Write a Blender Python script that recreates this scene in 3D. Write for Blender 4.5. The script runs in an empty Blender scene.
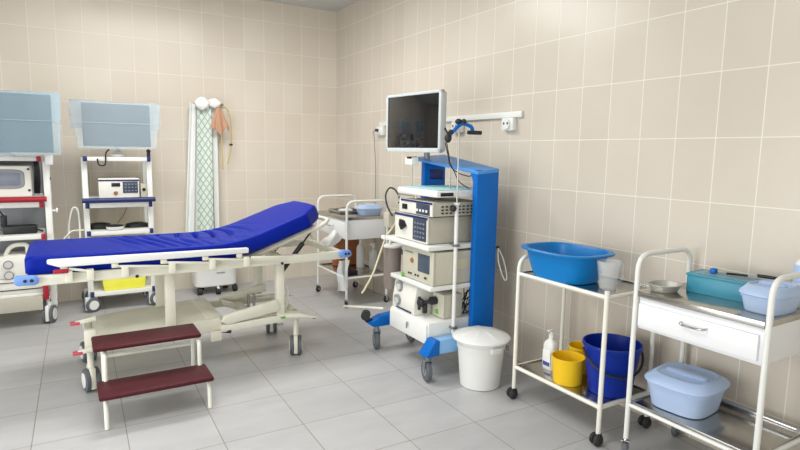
import bpy, bmesh, math, random
from mathutils import Vector, Matrix
random.seed(7)
SC = bpy.context.scene
COL = SC.collection

# ------------------------------------------------------------------ camera
F, YAW, PITCH, ROLL = 558.326, .5390, .1283, .0169
cy_, sy_, cp_, sp_ = math.cos(YAW), math.sin(YAW), math.cos(PITCH), math.sin(PITCH)
fwd = Vector((sy_*cp_, cy_*cp_, -sp_)); rgt = Vector((cy_, -sy_, 0)); upv = rgt.cross(fwd)
r2 = math.cos(ROLL)*rgt + math.sin(ROLL)*upv
u2 = -math.sin(ROLL)*rgt + math.cos(ROLL)*upv
cam = bpy.data.cameras.new('camera'); camo = bpy.data.objects.new('camera', cam); COL.objects.link(camo)
cam.sensor_width = 36; cam.lens = F*36/800; cam.clip_start = .05
camo.matrix_world = Matrix(((r2.x, u2.x, -fwd.x, -2.5848), (r2.y, u2.y, -fwd.y, -5.7271), (r2.z, u2.z, -fwd.z, 1.3721), (0, 0, 0, 1)))
SC.camera = camo

# ------------------------------------------------------------------ world, lights, exposure
w = bpy.data.worlds.new('world'); SC.world = w; w.use_nodes = True
w.node_tree.nodes['Background'].inputs[0].default_value = (.8, .85, 1, 1)
w.node_tree.nodes['Background'].inputs[1].default_value = .3
def area(name, loc, sx, sy, power, col, rot=(0, 0, 0), spread=180):
    l = bpy.data.lights.new(name, 'AREA'); l.shape = 'RECTANGLE'; l.size = sx; l.size_y = sy
    l.energy = power; l.color = col; l.spread = math.radians(spread)
    o = bpy.data.objects.new(name, l); o.location = loc; o.rotation_euler = rot; COL.objects.link(o)
area('ceiling_lamp_light', (-1.8, -1.75, 2.79), 1.4, .6, 50, (1, .99, .965))
area('ceiling_lamp_light', (-2.5, -3.9, 2.79), 1.2, .6, 28, (1, .99, .975))
area('fill_light', (-4.6, -3.9, 1.0), 1.8, 3.0, 72, (.95, .98, 1), (0, math.radians(-90), 0))  # added soft fill from the left to lift the lower walls, no window modelled
area('fill_light', (-2.8, -7.1, 1.35), 3.0, 2.2, 29, (.95, .98, 1), (math.radians(90), 0, 0))  # added fill panel behind the camera, not an actual window
SC.view_settings.view_transform = 'Standard'; SC.view_settings.look = 'None'
SC.view_settings.exposure = 0.05; SC.view_settings.gamma = 1
SC.view_settings.use_curve_mapping = False

# ------------------------------------------------------------------ materials
def lin(c):
    if isinstance(c, str): c = tuple(int(c[i:i+2], 16)/255 for i in (0, 2, 4))
    return tuple((x/12.92 if x <= .04045 else ((x+.055)/1.055)**2.4) for x in c) + (1,)
MATS = {}
def mat(name, col, rough=.45, metal=0, var=.05, scale=14, bump=0, trans=0, alpha=1, coat=0, spec=.5, emit=0):
    m = bpy.data.materials.new(name); m.use_nodes = True; nt = m.node_tree; N = nt.nodes; L = nt.links
    p = N['Principled BSDF']; MATS[name] = m
    tc = N.new('ShaderNodeTexCoord'); nz = N.new('ShaderNodeTexNoise'); nz.inputs['Scale'].default_value = scale
    nz.inputs['Detail'].default_value = 3
    L.new(tc.outputs['Object'], nz.inputs['Vector'])
    mx = N.new('ShaderNodeMix'); mx.data_type = 'RGBA'; c = lin(col)
    mx.inputs[6].default_value = tuple(max(0, x*(1-var)) for x in c[:3])+(1,)
    mx.inputs[7].default_value = tuple(min(1, x*(1+var)) for x in c[:3])+(1,)
    L.new(nz.outputs['Fac'], mx.inputs[0]); L.new(mx.outputs[2], p.inputs['Base Color'])
    p.inputs['Roughness'].default_value = rough; p.inputs['Metallic'].default_value = metal
    p.inputs['Transmission Weight'].default_value = trans; p.inputs['Alpha'].default_value = alpha
    p.inputs['Coat Weight'].default_value = coat; p.inputs['Specular IOR Level'].default_value = spec
    if emit:
        p.inputs['Emission Color'].default_value = c; p.inputs['Emission Strength'].default_value = emit
    if bump:
        b = N.new('ShaderNodeBump'); b.inputs['Strength'].default_value = bump; b.inputs['Distance'].default_value = .004
        L.new(nz.outputs['Fac'], b.inputs['Height']); L.new(b.outputs['Normal'], p.inputs['Normal'])
    return m
mat('cream_paint', 'e0dece', .38); mat('poly_bag', 'e6eaea', .3, alpha=.4); mat('white_paint', 'e9eae6', .32, var=.02); mat('white_plastic', 'e6e7e4', .4, var=.02)
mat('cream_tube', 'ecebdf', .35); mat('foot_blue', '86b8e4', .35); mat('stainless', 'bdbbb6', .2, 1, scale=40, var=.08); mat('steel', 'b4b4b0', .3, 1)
mat('chrome', 'c9c9c9', .12, 1); mat('pale_red', 'c4505c', .4); mat('dark_metal', '3a3a3c', .4, .8); mat('black_plastic', '17181b', .42); mat('black_rubber', '242527', .6)
mat('grey_rubber', '5c6166', .6); mat('cart_blue', '0066bd', .42, spec=.25); mat('cart_blue_light', '4f93dc', .42)
mat('navy_plastic', '1d2a66', .4); mat('red_plastic', 'a01026', .38); mat('burgundy', '4a151d', .5, bump=.15, scale=60, spec=.25)
mat('teal_plastic', '3a8fa8', .4, scale=30); mat('teal_sheet', 'a9d8da', .6); mat('basin_blue', '0078c0', .35, spec=.3); mat('bucket_blue', '002a94', .38, spec=.3)
mat('yellow_plastic', 'f0c414', .38); mat('yellow_box', 'f2ee4e', .5); mat('light_blue_plastic', 'b3c9ea', .35, var=.02); mat('lever_blue', '6f97dc', .35)
mat('frosted', 'e4e8e9', .25, alpha=.22); mat('smoky', '948881', .25, alpha=.85); mat('beige_box', 'c9c6b4', .45); mat('device_white', 'e4e3da', .42)
mat('device_side', 'b9b5a6', .45); mat('panel_dark', '3c4456', .35); mat('screen_grey', '4a5566', .18); mat('screen_soft', '7e8594', .2)
mat('monitor_glass', '17181b', .08, coat=.5); mat('bezel', 'c6cccc', .4); mat('hose_cream', 'd6cfae', .45); mat('orange_cloth', 'cf9f80', .7, alpha=.85, bump=.4)
mat('yellow_tube', 'cdb368', .5); mat('paper', 'eeefec', .8); mat('grey_metal', '8f9296', .4, .6); mat('brown_pack', '9c6038', .4, scale=20, var=.35)
mat('gauge_face', 'c9c9c4', .3); mat('purple_label', '4b4aa0', .5); mat('dish_steel', 'c6c5be', .5, .7, scale=25, bump=.2)
mat('white_cloth', 'eef1ee', .85, bump=.4, scale=9); mat('green_mark', '6fae4a', .4); mat('cabinet_white', 'eef0f2', .3, var=.015)
mat('ceiling_paint', 'cfd0cd', .85, var=.02, scale=2); mat('plain_wall', 'd3cabb', .6); mat('lamp_diffuser', 'ffffff', .5, emit=3); mat('ring_grey','8d9096',.4)

def tiles(name, horiz, off, z0, c1, c2, cg, w=.2, h=.3, ms=.0026, rough=.3):
    m = bpy.data.materials.new(name); m.use_nodes = True; nt = m.node_tree; N = nt.nodes; L = nt.links; MATS[name] = m
    p = N['Principled BSDF']; tc = N.new('ShaderNodeTexCoord'); sp = N.new('ShaderNodeSeparateXYZ'); cb = N.new('ShaderNodeCombineXYZ')
    L.new(tc.outputs['Object'], sp.inputs[0])
    def add(sock, v):
        a = N.new('ShaderNodeMath'); a.operation = 'ADD'; a.inputs[1].default_value = v; L.new(sock, a.inputs[0]); return a.outputs[0]
    L.new(add(sp.outputs[horiz], off), cb.inputs[0]); L.new(add(sp.outputs[2], z0), cb.inputs[1])
    br = N.new('ShaderNodeTexBrick'); br.offset = 0; br.squash = 1
    br.inputs['Scale'].default_value = 1; br.inputs['Brick Width'].default_value = w; br.inputs['Row Height'].default_value = h
    br.inputs['Mortar Size'].default_value = ms; br.inputs['Mortar Smooth'].default_value = .3; br.inputs['Bias'].default_value = 0
    br.inputs['Color1'].default_value = lin(c1); br.inputs['Color2'].default_value = lin(c2); br.inputs['Mortar'].default_value = lin(cg)
    L.new(cb.outputs[0], br.inputs['Vector'])
    nz = N.new('ShaderNodeTexNoise'); nz.inputs['Scale'].default_value = 1.6; nz.inputs['Detail'].default_value = 5; L.new(tc.outputs['Object'], nz.inputs['Vector'])
    mx = N.new('ShaderNodeMix'); mx.data_type = 'RGBA'; mx.blend_type = 'SOFT_LIGHT'; mx.inputs[0].default_value = .25
    L.new(br.outputs['Color'], mx.inputs[6]); L.new(nz.outputs['Fac'], mx.inputs[7]); L.new(mx.outputs[2], p.inputs['Base Color'])
    b = N.new('ShaderNodeBump'); b.inputs['Strength'].default_value = .35; b.inputs['Distance'].default_value = .002; b.invert = True
    L.new(br.outputs['Fac'], b.inputs['Height']); L.new(b.outputs['Normal'], p.inputs['Normal'])
    p.inputs['Roughness'].default_value = rough
    return m
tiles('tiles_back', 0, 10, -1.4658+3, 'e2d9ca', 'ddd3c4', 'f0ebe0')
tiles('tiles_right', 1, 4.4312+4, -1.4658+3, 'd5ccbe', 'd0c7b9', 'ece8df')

def floor_mat():
    m = bpy.data.materials.new('floor_tiles'); m.use_nodes = True; nt = m.node_tree; N = nt.nodes; L = nt.links; MATS['floor_tiles'] = m
    p = N['Principled BSDF']; tc = N.new('ShaderNodeTexCoord'); mp = N.new('ShaderNodeMapping'); mp.vector_type = 'TEXTURE'
    s = .3924
    mp.inputs['Location'].default_value = (-2.0022 - s*20, -2.7892 - s*20, 0); mp.inputs['Rotation'].default_value = (0, 0, 0)
    # rotate about the lattice origin first
    mp0 = N.new('ShaderNodeMapping'); mp0.vector_type = 'TEXTURE'
    mp0.inputs['Location'].default_value = (-2.0022, -2.7892, 0); mp0.inputs['Rotation'].default_value = (0, 0, -.0149)
    L.new(tc.outputs['Object'], mp0.inputs[0])
    mp.inputs['Location'].default_value = (-s*20, -s*20, 0); L.new(mp0.outputs[0], mp.inputs[0])
    br = N.new('ShaderNodeTexBrick'); br.offset = 0; br.squash = 1
    br.inputs['Scale'].default_value = 1; br.inputs['Brick Width'].default_value = s; br.inputs['Row Height'].default_value = s
    br.inputs['Mortar Size'].default_value = .0022; br.inputs['Mortar Smooth'].default_value = .2
    br.inputs['Color1'].default_value = lin('bababb'); br.inputs['Color2'].default_value = lin('b4b4b5'); br.inputs['Mortar'].default_value = lin('8b8176')
    L.new(mp.outputs[0], br.inputs['Vector'])
    mz = N.new('ShaderNodeMapping'); mz.inputs['Scale'].default_value = (1.2, 4, 1); L.new(tc.outputs['Object'], mz.inputs[0])
    nz = N.new('ShaderNodeTexNoise'); nz.inputs['Scale'].default_value = 2.2; nz.inputs['Detail'].default_value = 7; nz.inputs['Roughness'].default_value = .6
    L.new(mz.outputs[0], nz.inputs['Vector'])
    mx = N.new('ShaderNodeMix'); mx.data_type = 'RGBA'; mx.blend_type = 'SOFT_LIGHT'; mx.inputs[0].default_value = .3
    L.new(br.outputs['Color'], mx.inputs[6]); L.new(nz.outputs['Fac'], mx.inputs[7]); L.new(mx.outputs[2], p.inputs['Base Color'])
    b = N.new('ShaderNodeBump'); b.inputs['Strength'].default_value = .3; b.inputs['Distance'].default_value = .002; b.invert = True
    L.new(br.outputs['Fac'], b.inputs['Height']); L.new(b.outputs['Normal'], p.inputs['Normal'])
    p.inputs['Roughness'].default_value = .33; p.inputs['Specular IOR Level'].default_value = .4
floor_mat()

def pattern_mat():
    # white cloth with a grey-green lattice of crossing waves and small motifs
    m = bpy.data.materials.new('lattice_cloth'); m.use_nodes = True; nt = m.node_tree; N = nt.nodes; L = nt.links; MATS['lattice_cloth'] = m
    p = N['Principled BSDF']; tc = N.new('ShaderNodeTexCoord'); sp = N.new('ShaderNodeSeparateXYZ'); L.new(tc.outputs['Object'], sp.inputs[0])
    def M(op, a, b=None):
        n = N.new('ShaderNodeMath'); n.operation = op
        for i, v in enumerate((a, b)):
            if v is None: continue
            if isinstance(v, (int, float)): n.inputs[i].default_value = v
            else: L.new(v, n.inputs[i])
        return n.outputs[0]
    u = M('MULTIPLY', sp.outputs[0], 1/.055); v = M('MULTIPLY', sp.outputs[2], 1/.085)
    a = M('ABSOLUTE', M('SUBTRACT', M('FRACT', M('ADD', u, v)), .5)); b = M('ABSOLUTE', M('SUBTRACT', M('FRACT', M('SUBTRACT', u, v)), .5))
    l1 = M('LESS_THAN', a, .10); l2 = M('LESS_THAN', b, .10)
    nz = N.new('ShaderNodeTexNoise'); nz.inputs['Scale'].default_value = 55; L.new(tc.outputs['Object'], nz.inputs['Vector'])
    mo = M('GREATER_THAN', nz.outputs['Fac'], .62)
    k = M('MAXIMUM', M('MAXIMUM', l1, l2), M('MULTIPLY', mo, .45))
    mx = N.new('ShaderNodeMix'); mx.data_type = 'RGBA'; mx.inputs[6].default_value = lin('dde8dc'); mx.inputs[7].default_value = lin('a3b7af')
    L.new(k, mx.inputs[0]); L.new(mx.outputs[2], p.inputs['Base Color']); p.inputs['Roughness'].default_value = .8
pattern_mat()

def sheet_mat(name, col, a):
    m = mat(name, col, .9, var=.12, scale=160, bump=.15, alpha=a, spec=.1); return m
sheet_mat('drape_sheet', 'c9dce6', .27)
sheet_mat('drape_sheet_blue', 'b2cedb', .27)

# ------------------------------------------------------------------ geometry helpers
def catmull(pts, n=8):
    pts = [Vector(p) for p in pts]; P = [pts[0]] + pts + [pts[-1]]; out = []
    for i in range(1, len(P)-2):
        p0, p1, p2, p3 = P[i-1:i+3]
        for k in range(n):
            t = k/n; out.append(.5*((2*p1)+(-p0+p2)*t+(2*p0-5*p1+4*p2-p3)*t*t+(-p0+3*p1-3*p2+p3)*t**3))
    out.append(pts[-1]); return out
def fillet(pts, r, n=6):
    pts = [Vector(p) for p in pts]; out = [pts[0]]
    for i in range(1, len(pts)-1):
        a, b, c = pts[i-1], pts[i], pts[i+1]
        d1 = (a-b); d2 = (c-b); rr = min(r, d1.length*.49, d2.length*.49)
        s, e = b+d1.normalized()*rr, b+d2.normalized()*rr
        for k in range(n+1):
            t = k/n; out.append(s*(1-t)**2 + b*2*t*(1-t) + e*t*t)
    out.append(pts[-1]); return out
class B:
    def __init__(s, M=None): s.bm = bmesh.new(); s.M = M
    def box(s, x0, x1, y0, y1, z0, z1, bev=.003, seg=2, rot=None, piv=None):
        t = bmesh.new(); bmesh.ops.create_cube(t, size=1)
        d = (abs(x1-x0), abs(y1-y0), abs(z1-z0)); c = Vector(((x0+x1)/2, (y0+y1)/2, (z0+z1)/2))
        bmesh.ops.scale(t, vec=d, verts=t.verts)
        bev = min(bev, min(d)*.45)
        if bev > 0: bmesh.ops.bevel(t, geom=t.edges[:], offset=bev, segments=seg, affect='EDGES', profile=.5)
        if rot is not None: bmesh.ops.transform(t, matrix=rot, verts=t.verts)
        bmesh.ops.translate(t, vec=c, verts=t.verts); s._merge(t); return s
    def _merge(s, t):
        me = bpy.data.meshes.new('tmp'); t.to_mesh(me); t.free(); s.bm.from_mesh(me); bpy.data.meshes.remove(me)
    def rings(s, rings, cap0=True, cap1=True, close=True):
        V = [[s.bm.verts.new(p) for p in r] for r in rings]; n = len(V[0])
        for a, b in zip(V, V[1:]):
            for i in range(n if close else n-1):
                j = (i+1) % n; s.bm.faces.new((a[i], a[j], b[j], b[i]))
        if cap0: s.bm.faces.new(V[0][::-1])
        if cap1: s.bm.faces.new(V[-1])
        return s
    def tube(s, pts, r, seg=10, fil=0, smooth=False, closed=False):
        pts = [Vector(p) for p in pts]
        if fil: pts = fillet(pts, fil)
        if smooth: pts = catmull(pts)
        q = [pts[0]]
        for p in pts[1:]:
            if (p-q[-1]).length > 1e-5: q.append(p)
        pts = q; R = []; n = len(pts)
        t = (pts[1]-pts[0]).normalized(); up = Vector((0, 0, 1)) if abs(t.z) < .9 else Vector((1, 0, 0))
        nrm = t.cross(up).normalized()
        for i, p in enumerate(pts):
            if closed: t = (pts[(i+1) % n]-pts[i-1]).normalized()
            else: t = (pts[min(i+1, n-1)]-pts[max(i-1, 0)]).normalized()
            nrm = (nrm - t*nrm.dot(t)).normalized(); b = t.cross(nrm)
            R.append([p + r*(math.cos(2*math.pi*k/seg)*nrm + math.sin(2*math.pi*k/seg)*b) for k in range(seg)])
        if closed: R.append(R[0]); return s.rings(R, False, False)
        return s.rings(R)
    def cyl(s, p0, p1, r0, r1=None, seg=24):
        p0, p1 = Vector(p0), Vector(p1); r1 = r0 if r1 is None else r1
        t = (p1-p0).normalized(); up = Vector((0, 0, 1)) if abs(t.z) < .9 else Vector((1, 0, 0)); a = t.cross(up).normalized(); b = t.cross(a)
        e = min(.002, r0*.2, (p1-p0).length*.2)
        R = []
        for p, r in ((p0, r0-e), (p0+t*e, r0), (p1-t*e, r1), (p1, r1-e)):
            R.append([p+r*(math.cos(2*math.pi*k/seg)*a+math.sin(2*math.pi*k/seg)*b) for k in range(seg)])
        return s.rings(R)
    def lathe(s, c, prof, seg=32, axis='z', sx=1, sy=1):
        R = []
        for r, z in prof:
            r = max(r, 1e-4)
            R.append([Vector((c[0]+sx*r*math.cos(2*math.pi*k/seg), c[1]+sy*r*math.sin(2*math.pi*k/seg), c[2]+z)) for k in range(seg)])
        return s.rings(R)
    def loft(s, c, prof, n=4, seg=48, rot=0):
        """prof: (ax, ay, z) superellipse rings"""
        R = []; ca, sa = math.cos(rot), math.sin(rot)
        for ax, ay, z in prof:
            ring = []
            for k in range(seg):
                t = 2*math.pi*k/seg; x = math.copysign(abs(math.cos(t))**(2/n), math.cos(t))*ax; y = math.copysign(abs(math.sin(t))**(2/n), math.sin(t))*ay
                ring.append(Vector((c[0]+ca*x-sa*y, c[1]+sa*x+ca*y, c[2]+z)))
            R.append(ring)
        return s.rings(R)
    def prism(s, poly, ax, a, b, bev=0):
        """poly in the plane normal to ax ('y': (x,z), 'x': (y,z), 'z': (x,y)), from a to b"""
        f = {'y': lambda p, t: Vector((p[0], t, p[1])), 'x': lambda p, t: Vector((t, p[0], p[1])), 'z': lambda p, t: Vector((p[0], p[1], t))}[ax]
        t = bmesh.new(); va = [t.verts.new(f(p, a)) for p in poly]; vb = [t.verts.new(f(p, b)) for p in poly]; n = len(poly)
        t.faces.new(va); t.faces.new(vb[::-1])
        for i in range(n): t.faces.new((va[i], vb[i], vb[(i+1) % n], va[(i+1) % n]))
        bmesh.ops.recalc_face_normals(t, faces=t.faces)
        if bev: bmesh.ops.bevel(t, geom=t.edges[:], offset=bev, segments=2, affect='EDGES', profile=.5)
        s._merge(t); return s
    def sphere(s, c, r, sc=(1, 1, 1), u=20, v=12):
        t = bmesh.new(); bmesh.ops.create_uvsphere(t, u_segments=u, v_segments=v, radius=r)
        bmesh.ops.scale(t, vec=sc, verts=t.verts); bmesh.ops.translate(t, vec=c, verts=t.verts); s._merge(t); return s
    def surf(s, f, nu, nv, th=.003):
        """thick sheet from f(u,v), u,v in 0..1"""
        t = bmesh.new(); V = [[t.verts.new(f(i/nu, j/nv)) for j in range(nv+1)] for i in range(nu+1)]
        for i in range(nu):
            for j in range(nv): t.faces.new((V[i][j], V[i+1][j], V[i+1][j+1], V[i][j+1]))
        bmesh.ops.recalc_face_normals(t, faces=t.faces)
        bmesh.ops.solidify(t, geom=t.faces[:], thickness=th); s._merge(t); return s
    def obj(s, name, m, parent=None, base=None, ang=40):
        bm = s.bm
        if s.M is not None: bmesh.ops.transform(bm, matrix=s.M, verts=bm.verts)
        bmesh.ops.recalc_face_normals(bm, faces=bm.faces)
        o0 = Vector((0, 0, 0)); q = parent
        while q is not None: o0 += Vector(q.location); q = q.parent
        if base is not None: o0 = Vector(base)
        bmesh.ops.translate(bm, vec=-o0, verts=bm.verts)
        for f in bm.faces: f.smooth = True
        me = bpy.data.meshes.new(name); bm.to_mesh(me); bm.free(); me.set_sharp_from_angle(angle=math.radians(ang))
        me.materials.append(MATS[m]); o = bpy.data.objects.new(name, me); COL.objects.link(o)
        if parent is not None: o.parent = parent
        if base is not None: o.location = base
        return o
def tag(o, label, cat, group=None):
    o['label'] = label; o['category'] = cat
    if group: o['group'] = group
    return o
def thing(name, label, cat, loc, group=None):
    o = bpy.data.objects.new(name, None); o.empty_display_size = .05; COL.objects.link(o); o.location = loc
    return tag(o, label, cat, group)
def struct(name, b, m):
    o = b.obj(name, m, None, (0, 0, 0)); o['kind'] = 'structure'; return o

# ------------------------------------------------------------------ the room
XL, YF, ZC = -4.7, -7.2, 2.862
struct('floor', B().box(XL-.1, .12, YF-.1, .12, -.1, 0, 0), 'floor_tiles')
struct('ceiling', B().box(XL-.1, .12, YF-.1, .12, ZC, ZC+.1, 0), 'ceiling_paint')
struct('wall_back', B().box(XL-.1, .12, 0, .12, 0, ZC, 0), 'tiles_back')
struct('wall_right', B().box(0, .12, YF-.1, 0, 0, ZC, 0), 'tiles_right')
struct('wall_left', B().box(XL-.12, XL, YF-.1, 0, 0, ZC, 0), 'plain_wall')
struct('wall_front', B().box(XL, 0, YF-.12, YF, 0, ZC, 0), 'plain_wall')

# ------------------------------------------------------------------ casters
def caster(parent, x, y, top, r=.05, w=.022, yaw=0, twin=True, body='white_plastic', wheel='grey_rubber', name='caster', hub='white_plastic', trail=.02):
    M = Matrix.Translation((x, y, 0)) @ Matrix.Rotation(yaw, 4, 'Z')
    b = B(M); b.cyl((-trail, 0, 2*r), (-trail, 0, top), r*.26); hw = w*(1.3 if twin else .9)
    if twin: b.box(-r*.85, r*.8, -w*.5, w*.5, r*.3, 2*r+.01, .006)
    else:
        for sg in (-1, 1): b.prism([(-.3*r-trail, 2.12*r), (.3*r-trail, 2.12*r), (.28*r, .85*r), (-.22*r, .85*r)], 'y', sg*w*.75-.0015, sg*w*.75+.0015)
        b.box(-trail-.32*r, -trail+.32*r, -w*.85, w*.85, 2.08*r, 2.2*r, .002)
    c = b.obj(name, body, parent)
    for sg in ((-1, 1) if twin else (0,)):
        yc = sg*w*.95; hw2 = w*.42 if twin else w*.55; q = B(M)
        prof = [(r*.55, -hw2), (r*.9, -hw2), (r, -hw2*.6), (r, hw2*.6), (r*.9, hw2), (r*.55, hw2)]
        R = [[Vector((rr*math.cos(2*math.pi*k/28), yc+yy, r+rr*math.sin(2*math.pi*k/28))) for k in range(28)] for rr, yy in prof]
        q.rings(R); wo = q.obj('wheel', wheel, c)
        if twin:
            B(M).cyl((0, yc+sg*hw2*.9, r), (0, yc+sg*hw2*1.35, r), r*.66, seg=24).obj('hub_cap', hub, c)
        else: B(M).cyl((0, -hw2*1.15, r), (0, hw2*1.15, r), r*.45, seg=20).obj('hub_cap', hub, c)
    return c

# ------------------------------------------------------------------ examination couch
bed = thing('examination_couch', 'hospital stretcher couch with royal blue mattress, raised backrest and cream metal frame', 'hospital bed', (-1.9, -1.97, 0))
def mattress():
    m = bpy.data.materials.new('mattress_vinyl'); m.use_nodes = True; nt = m.node_tree; N = nt.nodes; L = nt.links; MATS['mattress_vinyl'] = m
    p = N['Principled BSDF']; tc = N.new('ShaderNodeTexCoord'); nz = N.new('ShaderNodeTexNoise'); nz.inputs['Scale'].default_value = 5
    L.new(tc.outputs['Object'], nz.inputs['Vector']); mx = N.new('ShaderNodeMix'); mx.data_type = 'RGBA'
    mx.inputs[6].default_value = lin('001a88'); mx.inputs[7].default_value = lin('002298'); L.new(nz.outputs['Fac'], mx.inputs[0]); L.new(mx.outputs[2], p.inputs['Base Color'])
    p.inputs['Roughness'].default_value = .45; p.inputs['Specular IOR Level'].default_value = .14
    ang = math.radians(20.5); xh = -1.68; R = []
    xs = [-2.795, -2.79, -2.775] + [-2.75+i*.0225 for i in range(44)]
    # flat part + backrest part by arclength
    total_back = .625; st = []
    x = -2.795
    sl = [0, .006, .02] + [.045+i*.02 for i in range(54)]
    Ltot = (xh+2.795)+total_back
    sl = [0, .006, .02] + [.04+i*.011 for i in range(300) if .04+i*.011 < Ltot-.02] + [Ltot-.02, Ltot-.006, Ltot]
    y0, y1 = -2.285, -1.655; th = .10
    for s_ in sl:
        lf = xh+2.795; d = s_-lf; bend = .20
        # smooth bend
        if d < -bend: a = 0; cx, cz = -2.795+s_, 0
        elif d < bend:
            t = (d+bend)/(2*bend); a = ang*t; cx = xh-bend+(d+bend); cz = ang*(d+bend)**2/(4*bend)
            cx -= ang*ang*(d+bend)**3/(24*bend*bend)
        else:
            a = ang; cx = xh+bend-ang*ang*(2*bend)/6*1.0 + (d-bend)*math.cos(ang); cz = ang*bend+(d-bend)*math.sin(ang)
        e = 0
        if s_ < .02: e = .012*(1-s_/.02)
        if s_ > Ltot-.02: e = .012*(1-(Ltot-s_)/.02)
        # chamfered head corners
        ch = max(0, s_-(Ltot-.13))*1.0
        ya, yb = y0+e+ch, y1-e-ch
        n = Vector((-math.sin(a), 0, math.cos(a))); base = Vector((cx, 0, .70+cz)); ring = []
        prof = [(ya+.012, e), (ya, .012+e), (ya-.003, th*.5), (ya, th-.014-e), (ya+.005, th-.004-e), (ya+.016, th-e)]
        m_ = 26
        for k in range(1, m_):
            yy = ya+.016+(yb-ya-.032)*k/m_
            wr = 0
            if .36 < s_ < 1.36:
                env = math.sin(math.pi*(s_-.36)/1.0)**.7
                q = (yy-y0)/.63
                wr = -.036*env*max(0, math.sin(2*math.pi*((s_-.36)/.088 + 1.1*q + .45*math.sin(4.3*q+s_*7))))**2*(0.2+.8*abs(math.sin(3.1*q+5.3*s_)))*(.35+.65*min(1, q*1.6))
                wr += -.003*env*math.sin(17*q+41*s_)*math.sin(9*s_)
            prof.append((yy, th-e+.004*math.sin(math.pi*k/m_)+wr))
        prof += [(yb-.016, th-e), (yb-.005, th-.004-e), (yb, th-.014-e), (yb+.003, th*.5), (yb, .012+e), (yb-.012, e)]
        for yy, hh in prof: ring.append(base + n*hh + Vector((0, yy, 0)))
        R.append(ring)
    b = B(); b.rings(R); mo = b.obj('mattress', 'mattress_vinyl', bed, ang=60)
    return mo
mo = mattress()
B().box(-1.335, -1.33, -2.291, -2.287, .82, .835, .001).obj('vent_eyelet', 'steel', mo)
NR, FR = -2.29, -1.67
fr = B(); fr.box(-2.80, -.965, NR-.02, NR+.02, .648, .703, .006); fr.box(-2.80, -.965, FR-.02, FR+.02, .648, .698, .006)
for x in (-2.75, -2.1, -1.40, -.97): fr.box(x-.02, x+.02, FR, NR, .65, .69, .004)
fr.obj('bed_frame', 'cream_paint', bed)
dk = B(); dk.box(-2.78, -1.68, -2.255, -1.685, .690, .6985, .002); dk.obj('deck_panel', 'cream_paint', bed)
# backrest frame tilted
a = math.radians(20.5); Mb = Matrix.Translation((-1.66, 0, .685)) @ Matrix.Rotation(-a, 4, 'Y')
bf = B(Mb); bf.tube([(0, -2.225, -.014), (.60, -2.225, -.014), (.66, -2.16, -.014), (.66, -1.78, -.014), (.60, -1.715, -.014), (0, -1.715, -.014)], .015, fil=.03)
bf.box(.02, .54, -2.23, -1.71, -.012, .004, .002); bf.box(.2, .24, -2.23, -1.71, -.035, -.012, .003)
bf.obj('backrest_frame', 'cream_paint', bed)
# gas struts
for y, p0, p1, p2 in ((-2.2, (-1.384, .58), (-1.236, .76), (-1.165, .848)), (-1.76, (-1.36, .575), (-1.24, .70), (-1.14, .80))):
    g = B(); g.cyl((p0[0], y, p0[1]), (p1[0], y, p1[1]), .016); g.obj('strut_cylinder', 'black_plastic', bed)
    g = B(); g.cyl((p1[0], y, p1[1]), (p2[0], y, p2[1]), .006); g.obj('strut_rod', 'dark_metal', bed)
# curved far rail behind struts
B().tube([(-1.55, FR+.0, .715), (-1.45, FR, .78), (-1.0, FR, .78), (-.94, FR, .69)], .016, fil=.06).obj('far_side_rail', 'cream_paint', bed)
# folded side guard
yg = -2.335
g = B(); g.prism([(-2.695, .788), (-2.695, .770), (-2.64, .747), (-1.645, .747), (-1.645, .778), (-2.68, .790)], 'y', yg-.02, yg+.02, .005)
g.obj('side_guard', 'white_paint', bed)
for i, (xu, xl) in enumerate(((-2.62, -2.60), (-2.38, -2.50), (-2.13, -2.33), (-1.90, -2.085), (-1.70, -1.86), (None, -1.655))):
    if xu: B().box(xu-.017, xu+.017, yg-.012, yg+.012, .720, .7465, .004).obj('guard_bracket', 'cream_paint', bed)
    B().box(xl-.018, xl+.018, yg-.01, NR-.02, .66, .722, .004).obj('guard_foot', 'cream_paint', bed)
for xu, xl in ((-2.62, -2.50), (-2.38, -2.33), (-2.38, -2.085), (-2.13, -1.86), (-1.90, -1.655), (-1.86, -1.62)):
    pass
for x0, z0, x1, z1 in ((-2.60, .735, -2.50, .712), (-2.38, .728, -2.10, .704), (-2.13, .728, -1.88, .704), (-1.90, .728, -1.655, .704), (-1.63, .715, -1.39, .70)):
    l = math.hypot(x1-x0, z1-z0); an = math.atan2(z1-z0, x1-x0)
    B(Matrix.Translation(((x0+x1)/2, yg-.004, (z0+z1)/2)) @ Matrix.Rotation(-an, 4, 'Y')).box(-l/2, l/2, -.004, .004, -.007, .007, .002).obj('guard_link', 'cream_paint', bed)
B().box(-2.67, -2.60, yg-.028, yg-.010, .715, .738, .006).obj('release_handle', 'red_plastic', bed)['label'] = 'red release handle of the side guard'
for x0, x1 in ((-2.843, -2.735), (-1.025, -.94)):
    b = B(); b.prism([(x0+dx, .670+dz) for dx, dz in ((0, .008), (.012, -.006), (x1-x0-.014, -.008), (x1-x0, .006), (x1-x0, .026), (x1-x0-.014, .042), (.012, .046), (0, .034))], 'y', -2.345, -2.312, .007)
    lv = b.obj('end_bumper', 'lever_blue', bed); lv['label'] = 'blue plastic bumper on the frame end'
    for k in (.45, .72): B().cyl((x0+(x1-x0)*k, -2.349, .688), (x0+(x1-x0)*k, -2.344, .688), .0085, seg=14).obj('hole', 'black_plastic', lv)
for x in (-2.27, -1.42): B().cyl((x, -2.315, .655), (x, -2.308, .655), .009, seg=14).obj('bolt', 'black_plastic', bed)
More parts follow.
